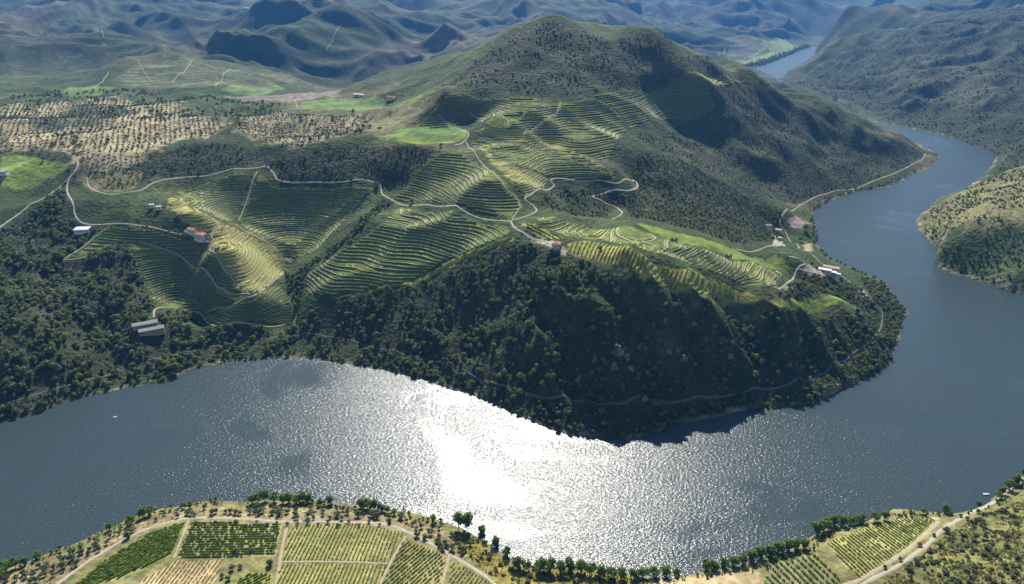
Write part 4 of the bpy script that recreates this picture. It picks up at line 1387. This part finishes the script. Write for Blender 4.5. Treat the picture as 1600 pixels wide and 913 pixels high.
put(717, 826, 3.9, 'poplar', 'tall leafy tree on the bank against the glitter, left one of the close pair')
put(730, 828, 4.3, 'poplar', 'tallest tree on the near bank, rising against the glittering water')
put(752, 832, 2.5, 'broad', 'smaller round tree just right of the tallest near bank tree')
put(776, 852, 2.9, 'broad', 'dark leafy tree on the bank right of the tallest tree')
put(792, 868, 2.6, 'broad', 'dark leafy tree leaning over the water where the bank turns')
put(678, 815, 2.2, 'broad', 'middling tree left of the tallest near bank tree')
put(631, 802, 1.7, 'cypress', 'slim dark tree at the water beside the right end of the green thicket', sz=1.1)
put(640, 806, 1.4, 'cypress', 'small slim dark tree next to the slim waterside tree')
put(268, 797, 2.0, 'cypress', 'dark upright tree on the left bank, taller of the two by the water', sz=0.9)
put(288, 794, 1.8, 'broad', 'dark bushy tree just right of the upright dark tree on the left bank')
put(298, 793, 1.9, 'broad', 'round dark tree near the water, left of the lone slim tree')
put(338, 785, 1.9, 'cypress', 'lone slim dark tree on the water edge at left', sz=0.9)
put(226, 808, 3.1, 'broad', 'wide green bush tree at the water on the left bank')
put(236, 804, 2.5, 'broad', 'green bush tree right beside the wide green bush on the left bank')
put(172, 828, 2.0, 'broad', 'dark round bush tree at the water, far left bank')
put(112, 868, 2.8, 'olive', 'grey green tree between water and track at far left')
put(205, 818, 2.4, 'broad', 'light green bush tree on the left bank by bare soil')
row_of([(10, 893, 3.2), (24, 887, 3.0), (40, 882, 2.2), (60, 872, 2.2), (2, 902, 3.2)], 'broad', 'green riverside tree in the clump at the bottom left corner', 'riverside trees, bottom left clump')
row_of([(405, 784, 3.6), (416, 782, 3.4), (430, 784, 2.8), (442, 786, 2.8), (452, 784, 2.6), (464, 786, 2.6), (474, 783, 3.0), (484, 785, 2.8), (516, 788, 2.6), (500, 790, 2.0), (395, 786, 2.6)], 'broad', 'riverside tree in the green hedge above the bare tan plots', 'riverside trees in the hedge at the water, left of centre')
row_of([(564, 795, 3.2), (574, 794, 3.2), (585, 796, 3.0), (596, 798, 2.6), (606, 801, 2.0), (616, 804, 1.8)], 'broad', 'tree of the domed green thicket at the water, centre left', 'riverside trees of the domed thicket')
row_of([(808, 888, 3.2), (822, 890, 3.0), (845, 893, 3.6), (860, 893, 3.8), (876, 894, 3.2), (892, 890, 3.6), (906, 894, 3.4), (922, 898, 3.6), (938, 901, 3.2), (955, 902, 3.2), (972, 903, 3.0), (990, 903, 2.8), (1004, 902, 3.2), (1022, 901, 3.2), (1040, 900, 3.0), (1058, 898, 2.2)], 'broad', 'green tree in the riverside belt along the bottom edge, right of centre', 'riverside trees along the bottom edge')
row_of([(1104, 889, 3.0), (1116, 889, 2.8), (1130, 885, 2.6), (1145, 882, 3.0), (1160, 880, 3.0), (1174, 876, 3.2), (1188, 871, 3.4), (1202, 868, 3.2), (1216, 864, 3.4), (1230, 860, 3.2), (1244, 858, 3.0), (1256, 858, 2.8)], 'broad', 'tree in the dark hedge above the wide rowed orchard', 'riverside trees in the hedge above the orchard')
row_of([(1276, 834, 3.6), (1288, 828, 3.8), (1302, 822, 3.4), (1316, 822, 3.2), (1330, 820, 3.2), (1344, 818, 3.0), (1366, 814, 3.2), (1382, 812, 2.6)], 'broad', 'tree in the dark row at the water above the slanting vineyard', 'riverside trees above the slanting vineyard')
put(1421, 806, 2.0, 'cypress', 'slim dark cypress leaning at the water above the slanting vineyard', sz=0.95)
put(1442, 803, 1.8, 'broad', 'small round bush right of the slim cypress at the water')
put(1476, 801, 2.8, 'broad', 'bright round bush tree at the shore near the right track')
put(1530, 788, 1.9, 'oak', 'dark tree standing alone by the right track bend')
put(1528, 802, 1.8, 'oak', 'dark round bush on the lower side of the right track bend')
row_of([(1575, 765, 3.2), (1588, 757, 3.2), (1566, 773, 2.4), (1598, 744, 3.4), (1560, 779, 2.2)], 'broad', 'green bush tree in the clump at the right edge by the water', 'riverside trees at the right edge')
put(652, 839, 2.3, 'oak', 'dark round tree beside the track, above the dark green vineyard, left one of two')
put(664, 842, 2.1, 'oak', 'dark round tree beside the track, above the dark green vineyard, right one of two')
put(687, 854, 2.0, 'oak', 'dark round tree on the track just before it bends down')
put(692, 860, 1.9, 'oak', 'dark round tree close below the bend of the track')
put(200, 840, 2.6, 'oak', 'long dark bush beside the left track')
put(422, 884, 2.4, 'oak', 'dark round tree left of the straight earth path')
put(424, 860, 1.5, 'oak', 'small dark tree in the patchy vineyard by the straight earth path')
row_of([(367, 864, 1.9), (393, 862, 1.8), (363, 890, 2.2), (376, 888, 1.5), (358, 906, 2.0), (348, 902, 1.7)], 'oak', 'dark round tree in the little cluster between the bottom left parcels', 'trees between the bottom left parcels')
row_of([(212, 889, 1.2), (186, 902, 1.2), (174, 900, 1.4), (170, 896, 1.3), (227, 862, 1.2), (262, 840, 1.2), (322, 868, 1.2), (204, 872, 1.2)], 'oak', 'small dark bush in the dense bright green vineyard at left', 'bushes in the bright green vineyard', name='shrub')
row_of([(1406, 876, 1.5), (1436, 853, 1.7), (1458, 838, 1.5), (1478, 832, 2.4), (1510, 812, 1.7), (1382, 888, 1.4), (1500, 808, 1.6)], 'oak', 'small dark tree on the verge of the right hand track', 'trees on the verge of the right hand track')
row_of([(x_, 820 + 3 * math.sin(x_), 1.3 + 0.4 * rng.random()) for x_ in range(305, 620, 16)], 'olive', 'small olive tree edging the pale bottom track', 'olive trees edging the bottom track')
# olives on the tan strip between track and water
X, Y = scatter(BANK_TAN, 5.2, 0.72)
m = (hz(X, Y) > 0.8)
X, Y = X[m][:150], Y[m][:150]
ok, u, v = seen(X, Y)
for x, y, u_ in zip(X[ok], Y[ok], u[ok]):
    la = 'small olive tree on the dry strip between track and water, ' + ('far left' if u_ < 160 else 'left bank' if u_ < 290 else 'above the patchy vineyard' if u_ < 440 else 'above the large centre vineyard' if u_ < 620 else 'where the track bends')
    plant('olive_tree', la, 'tree', 'olive trees: ' + la[58:], OLIVES[rng.integers(4)], TRUNK, x, y, 1.6 + 1.3 * rng.random())
# yellow weedy ground with bushes, bottom centre
for poly_px, lab, n_ in (([(700, 845), (740, 842), (800, 885), (900, 900), (1000, 906), (1000, 930), (800, 930), (765, 895)], 'bush on the yellow weedy bank right of the bottom track', 60),
                         ([(1440, 862), (1520, 812), (1612, 770), (1640, 930), (1370, 930)], 'bush on the ochre hillside at the bottom right corner', 260)):
    X, Y = scatter(gpoly(poly_px), 4.6, 0.8, 0.75, 20, 111)
    ok, u, v = seen(X, Y)
    X, Y = X[ok][:n_], Y[ok][:n_]
    for x, y in zip(X, Y):
        u_, v_ = px_of(x, y)
        if u_ > 1300:
            lab = 'bush on the ochre hillside at bottom right, ' + ('close to the track' if u_ < 1480 else 'middle part' if u_ < 1545 else 'at the right edge') + (', upper half' if v_ < 850 else ', lower half')
        plant('shrub', lab, 'shrub', 'shrubs: ' + lab[:70], SHRUBS[rng.integers(4)] if rng.random() < 0.7 else OLIVES[rng.integers(4)], None, x, y, 1.1 + 1.5 * rng.random() ** 2, crown_name='foliage')
X, Y = scatter(gpoly([(1440, 862), (1520, 812), (1640, 760), (1660, 930), (1360, 930)]), 1.7, 0.9, 0.85, 14, 113)
mass('undergrowth', 'low yellow green undergrowth on the bottom right hillside', 'undergrowth', WEEDS, X, Y, 0.5 + 0.6 * rng.random(len(X)), 'weed')
# low growth along the near waterline and on the weedy bank
P = densify(XS[2:-3], 1.6)
P = P + rng.normal(size=P.shape) * 1.2
gx_e, gy_e = grad(P[:, 0], P[:, 1])
P = P + np.column_stack([gx_e, gy_e]) / (np.hypot(gx_e, gy_e)[:, None] + 0.01) * (0.5 + 7 * rng.random(len(P)))[:, None]
m = (hz(P[:, 0], P[:, 1]) > 0.25) & (fbm(P[:, 0], P[:, 1], 22, 2, 121) > -0.35)
mass('reeds_and_bushes', 'low green growth fringing the near waterline', 'bushes', BROADS, P[m, 0], P[m, 1], 0.6 + 0.8 * rng.random(m.sum()) ** 2, 'broad')
X, Y = scatter(gpoly([(700, 850), (740, 842), (800, 885), (900, 898), (1060, 905), (1060, 930), (800, 930), (760, 895)]), 2.0, 0.8, 0.9, 12, 115)
mass('undergrowth', 'yellow green weeds on the bank right of the bottom track', 'undergrowth', WEEDS, X, Y, 0.4 + 0.5 * rng.random(len(X)), 'weed')
X, Y = scatter(BANK_TAN, 2.6, 0.8, 0.8, 12, 117)
mass('undergrowth', 'low weeds among the olives on the dry strip', 'undergrowth', WEEDS, X, Y, 0.3 + 0.4 * rng.random(len(X)), 'weed')
# lone trees on the hills
for px, py, s, kind, lab in [(937, 391, 2.6, 'oak', 'lone dark tree standing in the sunlit yellow vineyard'), (868, 398, 3.6, 'oak', 'big round dark tree just below the red roofed hut'), (643, 318, 3.4, 'oak', 'lone round tree above the pale road, under the terraced dome'),
                             (1217, 470, 3.6, 'cypress', 'dark tree casting a long shadow between the two bright green strips'), (689, 229, 2.6, 'oak', 'dark tree at the corner of the green pasture'), (527, 283, 3.2, 'oak', 'yellowish round tree beside the pale road, left one of two'),
                             (549, 283, 2.8, 'oak', 'yellowish round tree beside the pale road, right one of two'), (588, 292, 4.0, 'oak', 'large dark tree where the pale road bends downhill'),
                             (323, 376, 2.2, 'cypress', 'slim dark tree at the corner of the white farmhouse'), (276, 583, 5.0, 'broad', 'bright green tree at the water in the left bay'), (1268, 414, 2.2, 'oak', 'dark tree on the bend of the pale winery drive'), (1276, 421, 2.0, 'oak', 'dark tree beside the white winery'),
                             (107, 276, 3.2, 'cypress', 'slim cypress at the road fork, left one of the pair'), (110, 274, 3.2, 'cypress', 'slim cypress at the road fork, right one of the pair'), (1250, 378, 4.2, 'broad', 'large dark tree near the river field by the small houses'), (1258, 360, 4.6, 'broad', 'large dark tree on the shore beside the river field')]:
    put(px, py, s, kind, lab)
row_of([(x, 357 + max(0, x - 215) * 0.16 + 2 * math.sin(i), 1.8 + 0.5 * rng.random()) for i, x in enumerate(range(195, 300, 7))], 'olive', 'tree of the avenue along the drive to the white farmhouse', 'avenue trees by the farmhouse')

# ------------------------------------------------------------------ rock outcrops of the cliff
MAT_ROCKS = plain('schist_rock', (0.145, 0.137, 0.125), 0.95, 0.4, 0.35, 0.6)


def rock_mesh(seed):
    r = np.random.default_rng(seed)
    V, F = [], []
    nu, nv = 10, 6
    off = r.random(2) * 50
    for j in range(nv + 1):
        for i in range(nu):
            th, q = 6.283 * i / nu, j / nv
            rad_ = (1 - 0.75 * q ** 1.6) * (1 + 0.45 * r.normal() * 0.5)
            V.append((rad_ * math.cos(th), rad_ * 0.8 * math.sin(th), -0.6 + 2.0 * q + 0.12 * r.normal()))
    for j in range(nv):
        for i in range(nu):
            F.append((j * nu + i, j * nu + (i + 1) % nu, (j + 1) * nu + (i + 1) % nu, (j + 1) * nu + i))
    F.append(tuple(nv * nu + i for i in range(nu)))
    return mesh_data('rock_outcrop', V, F, [MAT_ROCKS])


ROCKS = [rock_mesh(s_) for s_ in (1, 2, 3, 4)]
ROCK_AT = [(966, 545, 6.5), (978, 556, 5.5), (960, 570, 5), (985, 575, 4.5), (1000, 540, 4), (1045, 548, 3.6), (1060, 470, 4), (1068, 484, 5), (1085, 505, 3.5), (1068, 558, 4), (1128, 530, 4.5), (1140, 555, 4), (1172, 520, 5), (1176, 540, 4), (1190, 560, 5), (1007, 622, 4), (1265, 592, 4.5), (1272, 598, 3),
           (1040, 500, 3.5), (930, 560, 4), (820, 590, 4), (1250, 530, 3.5), (905, 590, 4.5), (1010, 580, 3)]
for zone, sel_ in (('at the foot of the dark cliff', lambda y: y > 565), ('halfway up the dark cliff', lambda y: 515 < y <= 565), ('near the top of the dark cliff', lambda y: y <= 515)):
    for i, (px, py, s) in enumerate(sorted(q for q in ROCK_AT if sel_(q[1]))):
        g = ground(px, py)
        o = link('rock_outcrop', ROCKS[i % 4], None, (g[0], g[1], float(hz(*g)) - 0.35 * s), rng.random() * 6.28)
        o.scale = (s, s * 0.9, s * 0.62)
        tag(o, ORD[i] + ' from left of the grey rocks ' + zone, 'rock', 'rock outcrops of the cliff')

# ------------------------------------------------------------------ buildings
MAT_WHITE = plain('white_render', (0.54, 0.53, 0.50), 0.9, 0.08, 0.8)
MAT_TILE = plain('clay_roof_tile', (0.46, 0.17, 0.10), 0.9, 0.3, 1.5, 0.05)
MAT_PINK = plain('faded_clay_tile', (0.52, 0.33, 0.27), 0.9, 0.25, 1.5, 0.05)
MAT_GREY = plain('grey_sheet_roof', (0.20, 0.195, 0.20), 0.7, 0.15, 0.7)
MAT_PALE = plain('pale_sheet_roof', (0.48, 0.49, 0.50), 0.6, 0.1, 0.7)
MAT_STONE = plain('schist_stone', (0.26, 0.22, 0.17), 0.95, 0.3, 2.0, 0.1)
MAT_DARK = plain('dark_opening', (0.03, 0.03, 0.035), 0.5, 0.1)
MAT_BLUE = plain('blue_grey_paint', (0.28, 0.36, 0.46), 0.7, 0.1)
MAT_WOOD = plain('weathered_wood', (0.16, 0.11, 0.07), 0.9, 0.3, 1.5)


def box_v(x0, x1, y0, y1, z0, z1):
    return [(x0, y0, z0), (x1, y0, z0), (x1, y1, z0), (x0, y1, z0), (x0, y0, z1), (x1, y0, z1), (x1, y1, z1), (x0, y1, z1)]


BOX_F = [(0, 3, 2, 1), (4, 5, 6, 7), (0, 1, 5, 4), (1, 2, 6, 5), (2, 3, 7, 6), (3, 0, 4, 7)]


def box_part(name, parent, mat, *b):
    return link(name, mesh_data(name, box_v(*b), BOX_F, [mat]), parent)


def roof_part(parent, mat, cx, cy, L, Wd, z, h, kind='gable', over=0.5, name='roof'):
    a, b = L / 2 + over, Wd / 2 + over
    t = 0.22
    if kind == 'flat':
        return box_part(name, parent, mat, cx - a, cx + a, cy - b, cy + b, z, z + 0.3)
    e = a if kind == 'gable' else max(a - b, 0.3)
    V = []
    for dz in (0, t):
        V += [(cx - a, cy - b, z + dz), (cx + a, cy - b, z + dz), (cx + a, cy + b, z + dz), (cx - a, cy + b, z + dz), (cx - e, cy, z + h + dz), (cx + e, cy, z + h + dz)]
    F = [(6, 7, 11, 10), (8, 9, 10, 11), (7, 8, 11), (9, 6, 10), (1, 0, 4, 5), (3, 2, 5, 4), (2, 1, 5), (0, 3, 4), (0, 1, 7, 6), (1, 2, 8, 7), (2, 3, 9, 8), (3, 0, 6, 9)]
    return link(name, mesh_data(name, V, F, [mat]), parent)


def window_part(parent, x, z, y, w=0.9, h=1.2, mat=None, axis='y', sgn=-1):
    """an opening on a wall: recessed-looking dark pane inside a raised frame"""
    if axis == 'y':
        f = box_part('window', parent, mat or MAT_WOOD, x - w / 2 - 0.1, x + w / 2 + 0.1, min(y, y + sgn * 0.06), max(y, y + sgn * 0.06), z - 0.1, z + h + 0.1)
        box_part('pane', f, MAT_DARK, x - w / 2, x + w / 2, min(y + sgn * 0.062, y + sgn * 0.09), max(y + sgn * 0.062, y + sgn * 0.09), z, z + h)
    else:
        f = box_part('window', parent, mat or MAT_WOOD, min(y, y + sgn * 0.06), max(y, y + sgn * 0.06), x - w / 2 - 0.1, x + w / 2 + 0.1, z - 0.1, z + h + 0.1)
        box_part('pane', f, MAT_DARK, min(y + sgn * 0.062, y + sgn * 0.09), max(y + sgn * 0.062, y + sgn * 0.09), x - w / 2, x + w / 2, z, z + h)
    return f


def site(px, py, name, label, rz, cat='building', group=None, drop=0.8):
    g = ground(px, py)
    x, y = np.meshgrid(np.linspace(-6, 6, 5), np.linspace(-4, 4, 5))
    z = float(np.percentile(hz(g[0] + x.ravel(), g[1] + y.ravel()), 75))
    return tag(empty(name, (g[0], g[1], z), rz), label, cat, group)


# white farmhouse: main block with hipped roof and a lower wing
h = site(314, 374, 'farmhouse', 'white farmhouse with red tiled hipped roof on the sunlit terraced ridge', math.radians(-22))
box_part('wall', h, MAT_WHITE, -6.5, 6.5, -4, 4, -4, 5.6)
roof_part(h, MAT_TILE, 0, 0, 13, 8, 5.6, 2.2, 'hip')
for i in range(5):
    window_part(h, -5.0 + i * 2.5, 3.4, -4.0)
    if i != 2:
        window_part(h, -5.0 + i * 2.5, 0.7, -4.0)
d_ = box_part('door', h, MAT_WOOD, -0.6, 0.6, -4.08, -4.0, 0, 2.2)
box_part('chimney', h, MAT_WHITE, 2.4, 3.2, 0.8, 1.6, 6.2, 8.6)
h = site(303, 365, 'farmhouse_wing', 'lower tiled wing at the left end of the white farmhouse', math.radians(-22))
box_part('wall', h, MAT_WHITE, -7, 4.6, -3.2, 3.2, -4, 4.0)
roof_part(h, MAT_TILE, -1.2, 0, 11.6, 6.4, 4.0, 1.8, 'gable')
for i in range(3):
    window_part(h, -5.4 + i * 3.4, 1.4, -3.2)
h = site(294, 365, 'terrace_wall', 'white low wall round the paved terrace left of the farmhouse', math.radians(-15), 'wall')
box_part('wall', h, MAT_WHITE, -5, 5, -0.25, 0.25, -2, 1.2)
box_part('wall', h, MAT_WHITE, -5, -4.6, 0.26, 5, -2, 1.2)
h = site(322, 379, 'terrace_wall', 'white low wall in front of the farmhouse', math.radians(-22), 'wall')
box_part('wall', h, MAT_WHITE, -5, 5, -0.25, 0.25, -2, 1.1)
box_part('coping', h, MAT_STONE, -5.1, 5.1, -0.35, 0.35, 1.1, 1.25)
# long pale shed by the road
h = site(130, 363, 'shed', 'long white shed with pale sloping roof at the roadside hairpin', math.radians(8))
box_part('wall', h, MAT_WHITE, -8.5, 8.5, -4.5, 4.5, -3, 3.6)
V = [(-9, -5, 3.62), (9, -5, 3.62), (9, 5, 4.8), (-9, 5, 4.8), (-9, -5, 3.85), (9, -5, 3.85), (9, 5, 5.05), (-9, 5, 5.05)]
link('roof', mesh_data('roof', V, BOX_F, [MAT_PALE]), h)
for i in range(4):
    window_part(h, -6 + i * 3.2, 1.2, -4.5, 1.4, 1.0)
box_part('door', h, MAT_BLUE, 5.6, 7.6, -4.58, -4.5, 0, 2.6)
# two grey sheds
for k_, (px, py, lab) in enumerate([(238, 520, 'grey roofed barn in the woods, nearer one of the parallel pair'), (228, 511, 'grey roofed barn in the woods, farther one of the parallel pair')]):
    h = site(px, py, 'barn', lab, math.radians(27), 'barn', 'grey barns in the wood')
    box_part('wall', h, MAT_STONE, -12, 12, -3.9, 3.9, -4, 3.6)
    roof_part(h, MAT_GREY, 0, 0, 24, 7.8, 3.6, 1.7)
    for i in range(6):
        window_part(h, -9.5 + i * 3.8, 1.4, -3.9, 1.2, 0.9)
    box_part('door', h, MAT_WOOD, 11.9, 12.08, -1.5, 1.5, 0, 2.8)
# hut with red roof on the crest
h = site(869, 387, 'house', 'small white hut with red hipped roof on the crest of the headland', math.radians(-14), 'house')
box_part('wall', h, MAT_WHITE, -4, 4, -3.2, 3.2, -3, 4.2)
roof_part(h, MAT_TILE, 0, 0, 8, 6.4, 4.2, 1.8, 'hip', 0.6)
for i in (-1, 1):
    window_part(h, i * 2.2, 1.5, -3.2)
    window_part(h, i * 1.5, 1.5, 4.0, axis='x', sgn=1)
box_part('door', h, MAT_WOOD, -0.55, 0.55, -3.28, -3.2, 0, 2.2)
# winery at the tip
h = site(1293, 428, 'winery', 'flat white roofed winery of stepped blocks near the headland tip', math.radians(-30))
for j, (x0, x1, y0, y1, z1) in enumerate([(-12, -4, -3, 3, 3.6), (-3.9, 4, -4.5, 1.5, 4.2), (4.1, 10, -6.5, -1.0, 3.4), (10.1, 14.5, -8, -4, 3.0)]):
    w_ = box_part('wall', h, MAT_WHITE if j % 2 else MAT_BLUE, x0, x1, y0, y1, -3, z1)
    box_part('roof', h, MAT_WHITE, x0 - 0.3, x1 + 0.3 if j == 3 else x1 - 0.02, y0 - 0.4, y1 + 0.4, z1, z1 + 0.35)
    window_part(h, (x0 + x1) / 2, 1.2, y0, 1.8, 1.2)
h = site(1298, 423, 'barn', 'long terracotta roofed barn behind the white winery', math.radians(-32), 'barn')
box_part('wall', h, MAT_PINK, -9, 9, -3.4, 3.4, -3, 3.4)
roof_part(h, MAT_PINK, 0, 0, 18, 6.8, 3.4, 1.6)
for i in range(4):
    window_part(h, -6.5 + 4.2 * i, 1.4, -3.4)
box_part('door', h, MAT_WOOD, -1.0, 1.0, -3.49, -3.4, -0.2, 2.4)
# houses in the creek valley
h = site(1199, 358, 'house', 'small blue white house at the creek mouth, left one of two', math.radians(10), 'house')
box_part('wall', h, MAT_WHITE, -4.5, 4.5, -3.2, 3.2, -2, 4.4)
roof_part(h, MAT_GREY, 0, 0, 9, 6.4, 4.4, 1.5)
for i in range(3):
    window_part(h, -3 + 3 * i, 2.4, -3.2)
box_part('door', h, MAT_BLUE, 0.9, 1.9, -3.28, -3.2, 0, 2.1)
h = site(1216, 364, 'house', 'small house with faded pink roof at the creek mouth', math.radians(-35), 'house')
box_part('wall', h, MAT_WHITE, -4.5, 4.5, -3.2, 3.2, -2, 3.6)
roof_part(h, MAT_PINK, 0, 0, 9, 6.4, 3.6, 1.5)
for i in (-1, 1):
    window_part(h, 2.4 * i, 1.4, -3.2)
box_part('door', h, MAT_WOOD, -0.5, 0.5, -3.28, -3.2, 0, 2.1)
h = site(1218, 375, 'shed', 'tiny white shed below the pink roofed house', math.radians(-10))
box_part('wall', h, MAT_WHITE, -2.2, 2.2, -1.6, 1.6, -1.5, 2.4)
roof_part(h, MAT_PALE, 0, 0, 4.4, 3.2, 2.4, 0.8)
box_part('door', h, MAT_WOOD, -0.5, 0.5, -1.68, -1.6, 0, 2.0)
# small huts on the left
for px, py, lab in [(238, 324, 'tiny white hut beside the upper end of the sunlit ridge, left one'), (249, 327, 'tiny white hut beside the upper end of the sunlit ridge, right one')]:
    h = site(px, py, 'hut', lab, math.radians(15), 'hut', 'white huts by the sunlit ridge')
    box_part('wall', h, MAT_WHITE, -2.6, 2.6, -2, 2, -2, 2.8)
    roof_part(h, MAT_PALE, 0, 0, 5.2, 4, 2.8, 1.0)
    box_part('door', h, MAT_WOOD, -0.5, 0.5, -2.08, -2.0, 0, 2.0)
h = site(5, 273, 'house', 'blue white building at the left edge below the bright green field', math.radians(12), 'house')
box_part('wall', h, MAT_WHITE, -6, 5, -3.5, 3.5, -2, 3.8)
roof_part(h, MAT_BLUE, -0.5, 0, 11, 7, 3.8, 1.5)
for i in range(3):
    window_part(h, -3.8 + 3 * i, 1.4, -3.5)
box_part('door', h, MAT_BLUE, 3.2, 4.3, -3.58, -3.5, 0, 2.1)
# stone gate stubs in the green vineyard
for px, py, lab in [(1053, 376, 'pair of pale stone stubs on the track edge of the green vineyard, upper'), (1138, 403, 'pair of pale stone stubs on the track edge of the green vineyard, lower')]:
    h = site(px, py, 'stone_ruin', lab, math.radians(-12), 'ruin', 'stone ruins in the green vineyard')
    for s_ in (-1, 1):
        V = box_v(s_ * 2.3 - 1.3, s_ * 2.3 + 1.3, -0.7, 0.7, -1.5, 3.2)
        V[4] = (*V[4][:2], 2.4)
        V[6] = (*V[6][:2], 3.7)
        link('wall', mesh_data('wall', V, BOX_F, [MAT_STONE]), h)
    box_part('wall', h, MAT_STONE, -0.98, 0.98, -0.5, 0.5, -1.5, 1.2)
# far farmsteads
for px, py, lab, rz, rf in [(386, 15, 'white farmstead on the far hilltop at upper left', 5, MAT_PALE), (612, 156, 'small farmstead at the edge of the green field on the saddle', -15, MAT_TILE),
                            (1212, 62, 'pink roofed farmstead above the far riverside field', -8, MAT_PINK), (560, 151, 'white farm building on the plain behind the saddle', 8, MAT_PALE)]:
    h = site(px, py, 'farmstead', lab, math.radians(rz))
    k = 1.6 if py < 80 else 1.0
    h.scale = (k, k, k)
    box_part('wall', h, MAT_WHITE, -9, 3, -3, 3, -3, 4)
    roof_part(h, rf, -3, 0, 12, 6, 4, 1.8)
    box_part('wall', h, MAT_WHITE, 4, 10, -4, 2, -3, 3.2)
    roof_part(h, rf, 7, -1, 6, 6, 3.2, 1.5)
    for i in range(3):
        window_part(h, -7 + 3 * i, 1.5, -3.0)

# ------------------------------------------------------------------ boats and buoys
MAT_HULL = plain('white_hull', (0.55, 0.56, 0.57), 0.4, 0.05)
MAT_ORANGE = plain('orange_float', (0.65, 0.13, 0.03), 0.5, 0.1)


def hull(name, parent, mat, L, B, z0, z1):
    V, F = [], []
    prof = [(-0.5, 0.8), (-0.3, 1.0), (0.2, 1.0), (0.38, 0.7), (0.5, 0.04)]
    for x, w in prof:
        V += [(x * L, -w * B / 2 * 0.75, z0), (x * L, -w * B / 2, z1), (x * L, w * B / 2, z1), (x * L, w * B / 2 * 0.75, z0)]
    n = len(prof)
    for i in range(n - 1):
        for j in range(4):
            F.append((i * 4 + j, (i + 1) * 4 + j, (i + 1) * 4 + (j + 1) % 4, i * 4 + (j + 1) % 4))
    F += [(0, 1, 2, 3), ((n - 1) * 4 + 3, (n - 1) * 4 + 2, (n - 1) * 4 + 1, (n - 1) * 4)]
    return link(name, mesh_data(name, V, F, [mat]), parent)


p = pz(1278, 76, 0)
b = tag(empty('cruise_boat', p, math.radians(190)), 'white river cruise boat with a wake on the far river reach', 'boat')
hull('hull', b, MAT_HULL, 46, 10, -0.6, 2.6)
box_part('cabin', b, MAT_HULL, -18, 12, -4, 4, 2.6, 6.4)
for s_ in (-1, 1):
    for i in range(6):
        window_part(b, -15.5 + i * 4.8, 3.6, 4.0 * s_, 3.4, 1.4, MAT_HULL, 'y', s_)
box_part('upper_deck', b, MAT_BLUE, -12, 4, -3, 3, 6.4, 9)
box_part('wheelhouse', b, MAT_HULL, 5, 10, -2.4, 2.4, 6.4, 9.4)
MAT_FOAM = plain('foam', (0.75, 0.77, 0.78), 0.9, 0.2, 0.3)
V, F = [], []
for s_ in (-1, 1):
    k_ = len(V)
    for i in range(10):
        t = i / 9
        V += [(p[0] - 26 + 85 * t, p[1] - 3 + s_ * (5 + 20 * t), 0.06), (p[0] - 26 + 85 * t, p[1] - 3 + s_ * (9 + 22 * t) + 4 * (1 - t), 0.06)]
    F += [(k_ + 2 * i, k_ + 2 * i + 1, k_ + 2 * i + 3, k_ + 2 * i + 2) for i in range(9)]
tag(link('boat_wake', mesh_data('boat_wake', V, F, [MAT_FOAM])), kind='structure')
p = pz(1541, 773, 0)
b = tag(empty('small_boat', p, math.radians(-6)), 'small white moored boat near the right hand shore', 'boat')
b.scale = (0.75, 0.75, 0.75)
hull('hull', b, MAT_HULL, 6.5, 2.2, -0.2, 0.8)
box_part('seat', b, MAT_WOOD, -1.2, -0.8, -0.8, 0.8, 0.82, 0.92)
box_part('cabin', b, MAT_HULL, 0.2, 1.6, -0.7, 0.7, 0.8, 1.5)
for px, py, lab in [(1503, 739, 'red float on the calm water at right'), (411, 705, 'tiny red float at the left edge of the glitter')]:
    p = pz(px, py, 0)
    b = tag(empty('buoy', p), lab, 'buoy', 'river buoys')
    b.scale = (0.7, 0.7, 0.7)
    V, F = [], []
    prof = [(0.0, -0.3), (0.9, -0.1), (1.0, 0.3), (0.55, 0.9), (0.25, 1.6), (0.0, 1.65)]
    for r_, z_ in prof:
        V += [(r_ * math.cos(6.283 * i / 10), r_ * math.sin(6.283 * i / 10), z_) for i in range(10)]
    for j in range(len(prof) - 1):
        F += [(j * 10 + i, j * 10 + (i + 1) % 10, (j + 1) * 10 + (i + 1) % 10, (j + 1) * 10 + i) for i in range(10)]
    link('float', mesh_data('float', V, F, [MAT_ORANGE]), b)
    box_part('mast', b, MAT_HULL, -0.06, 0.06, -0.06, 0.06, 1.6, 2.5)
p = pz(180, 652, 0)
b = tag(empty('small_boat', p, math.radians(20)), 'tiny white boat on the grey water at left', 'boat')
b.scale = (0.7, 0.7, 0.7)
hull('hull', b, MAT_HULL, 4.5, 1.7, -0.15, 0.6)
box_part('seat', b, MAT_WOOD, -0.7, -0.4, -0.6, 0.6, 0.62, 0.72)

# ------------------------------------------------------------------ the air
hz_ = NT('haze_air')
hz_.t.nodes.remove(hz_.b)
pv = hz_.n('VolumePrincipled')
pv.inputs['Color'].default_value = (0.12, 0.40, 1.0, 1)
pv.inputs['Density'].default_value = 0.000042
pv.inputs['Anisotropy'].default_value = 0.2
hz_.l(pv.outputs[0], hz_.out.inputs['Volume'])
o = link('haze', mesh_data('haze', box_v(-9800, 9800, -300, 9800, -9.5, 448), BOX_F, [hz_.m]))
tag(o, 'thin blue haze lying over the whole river valley', 'haze', kind='stuff')
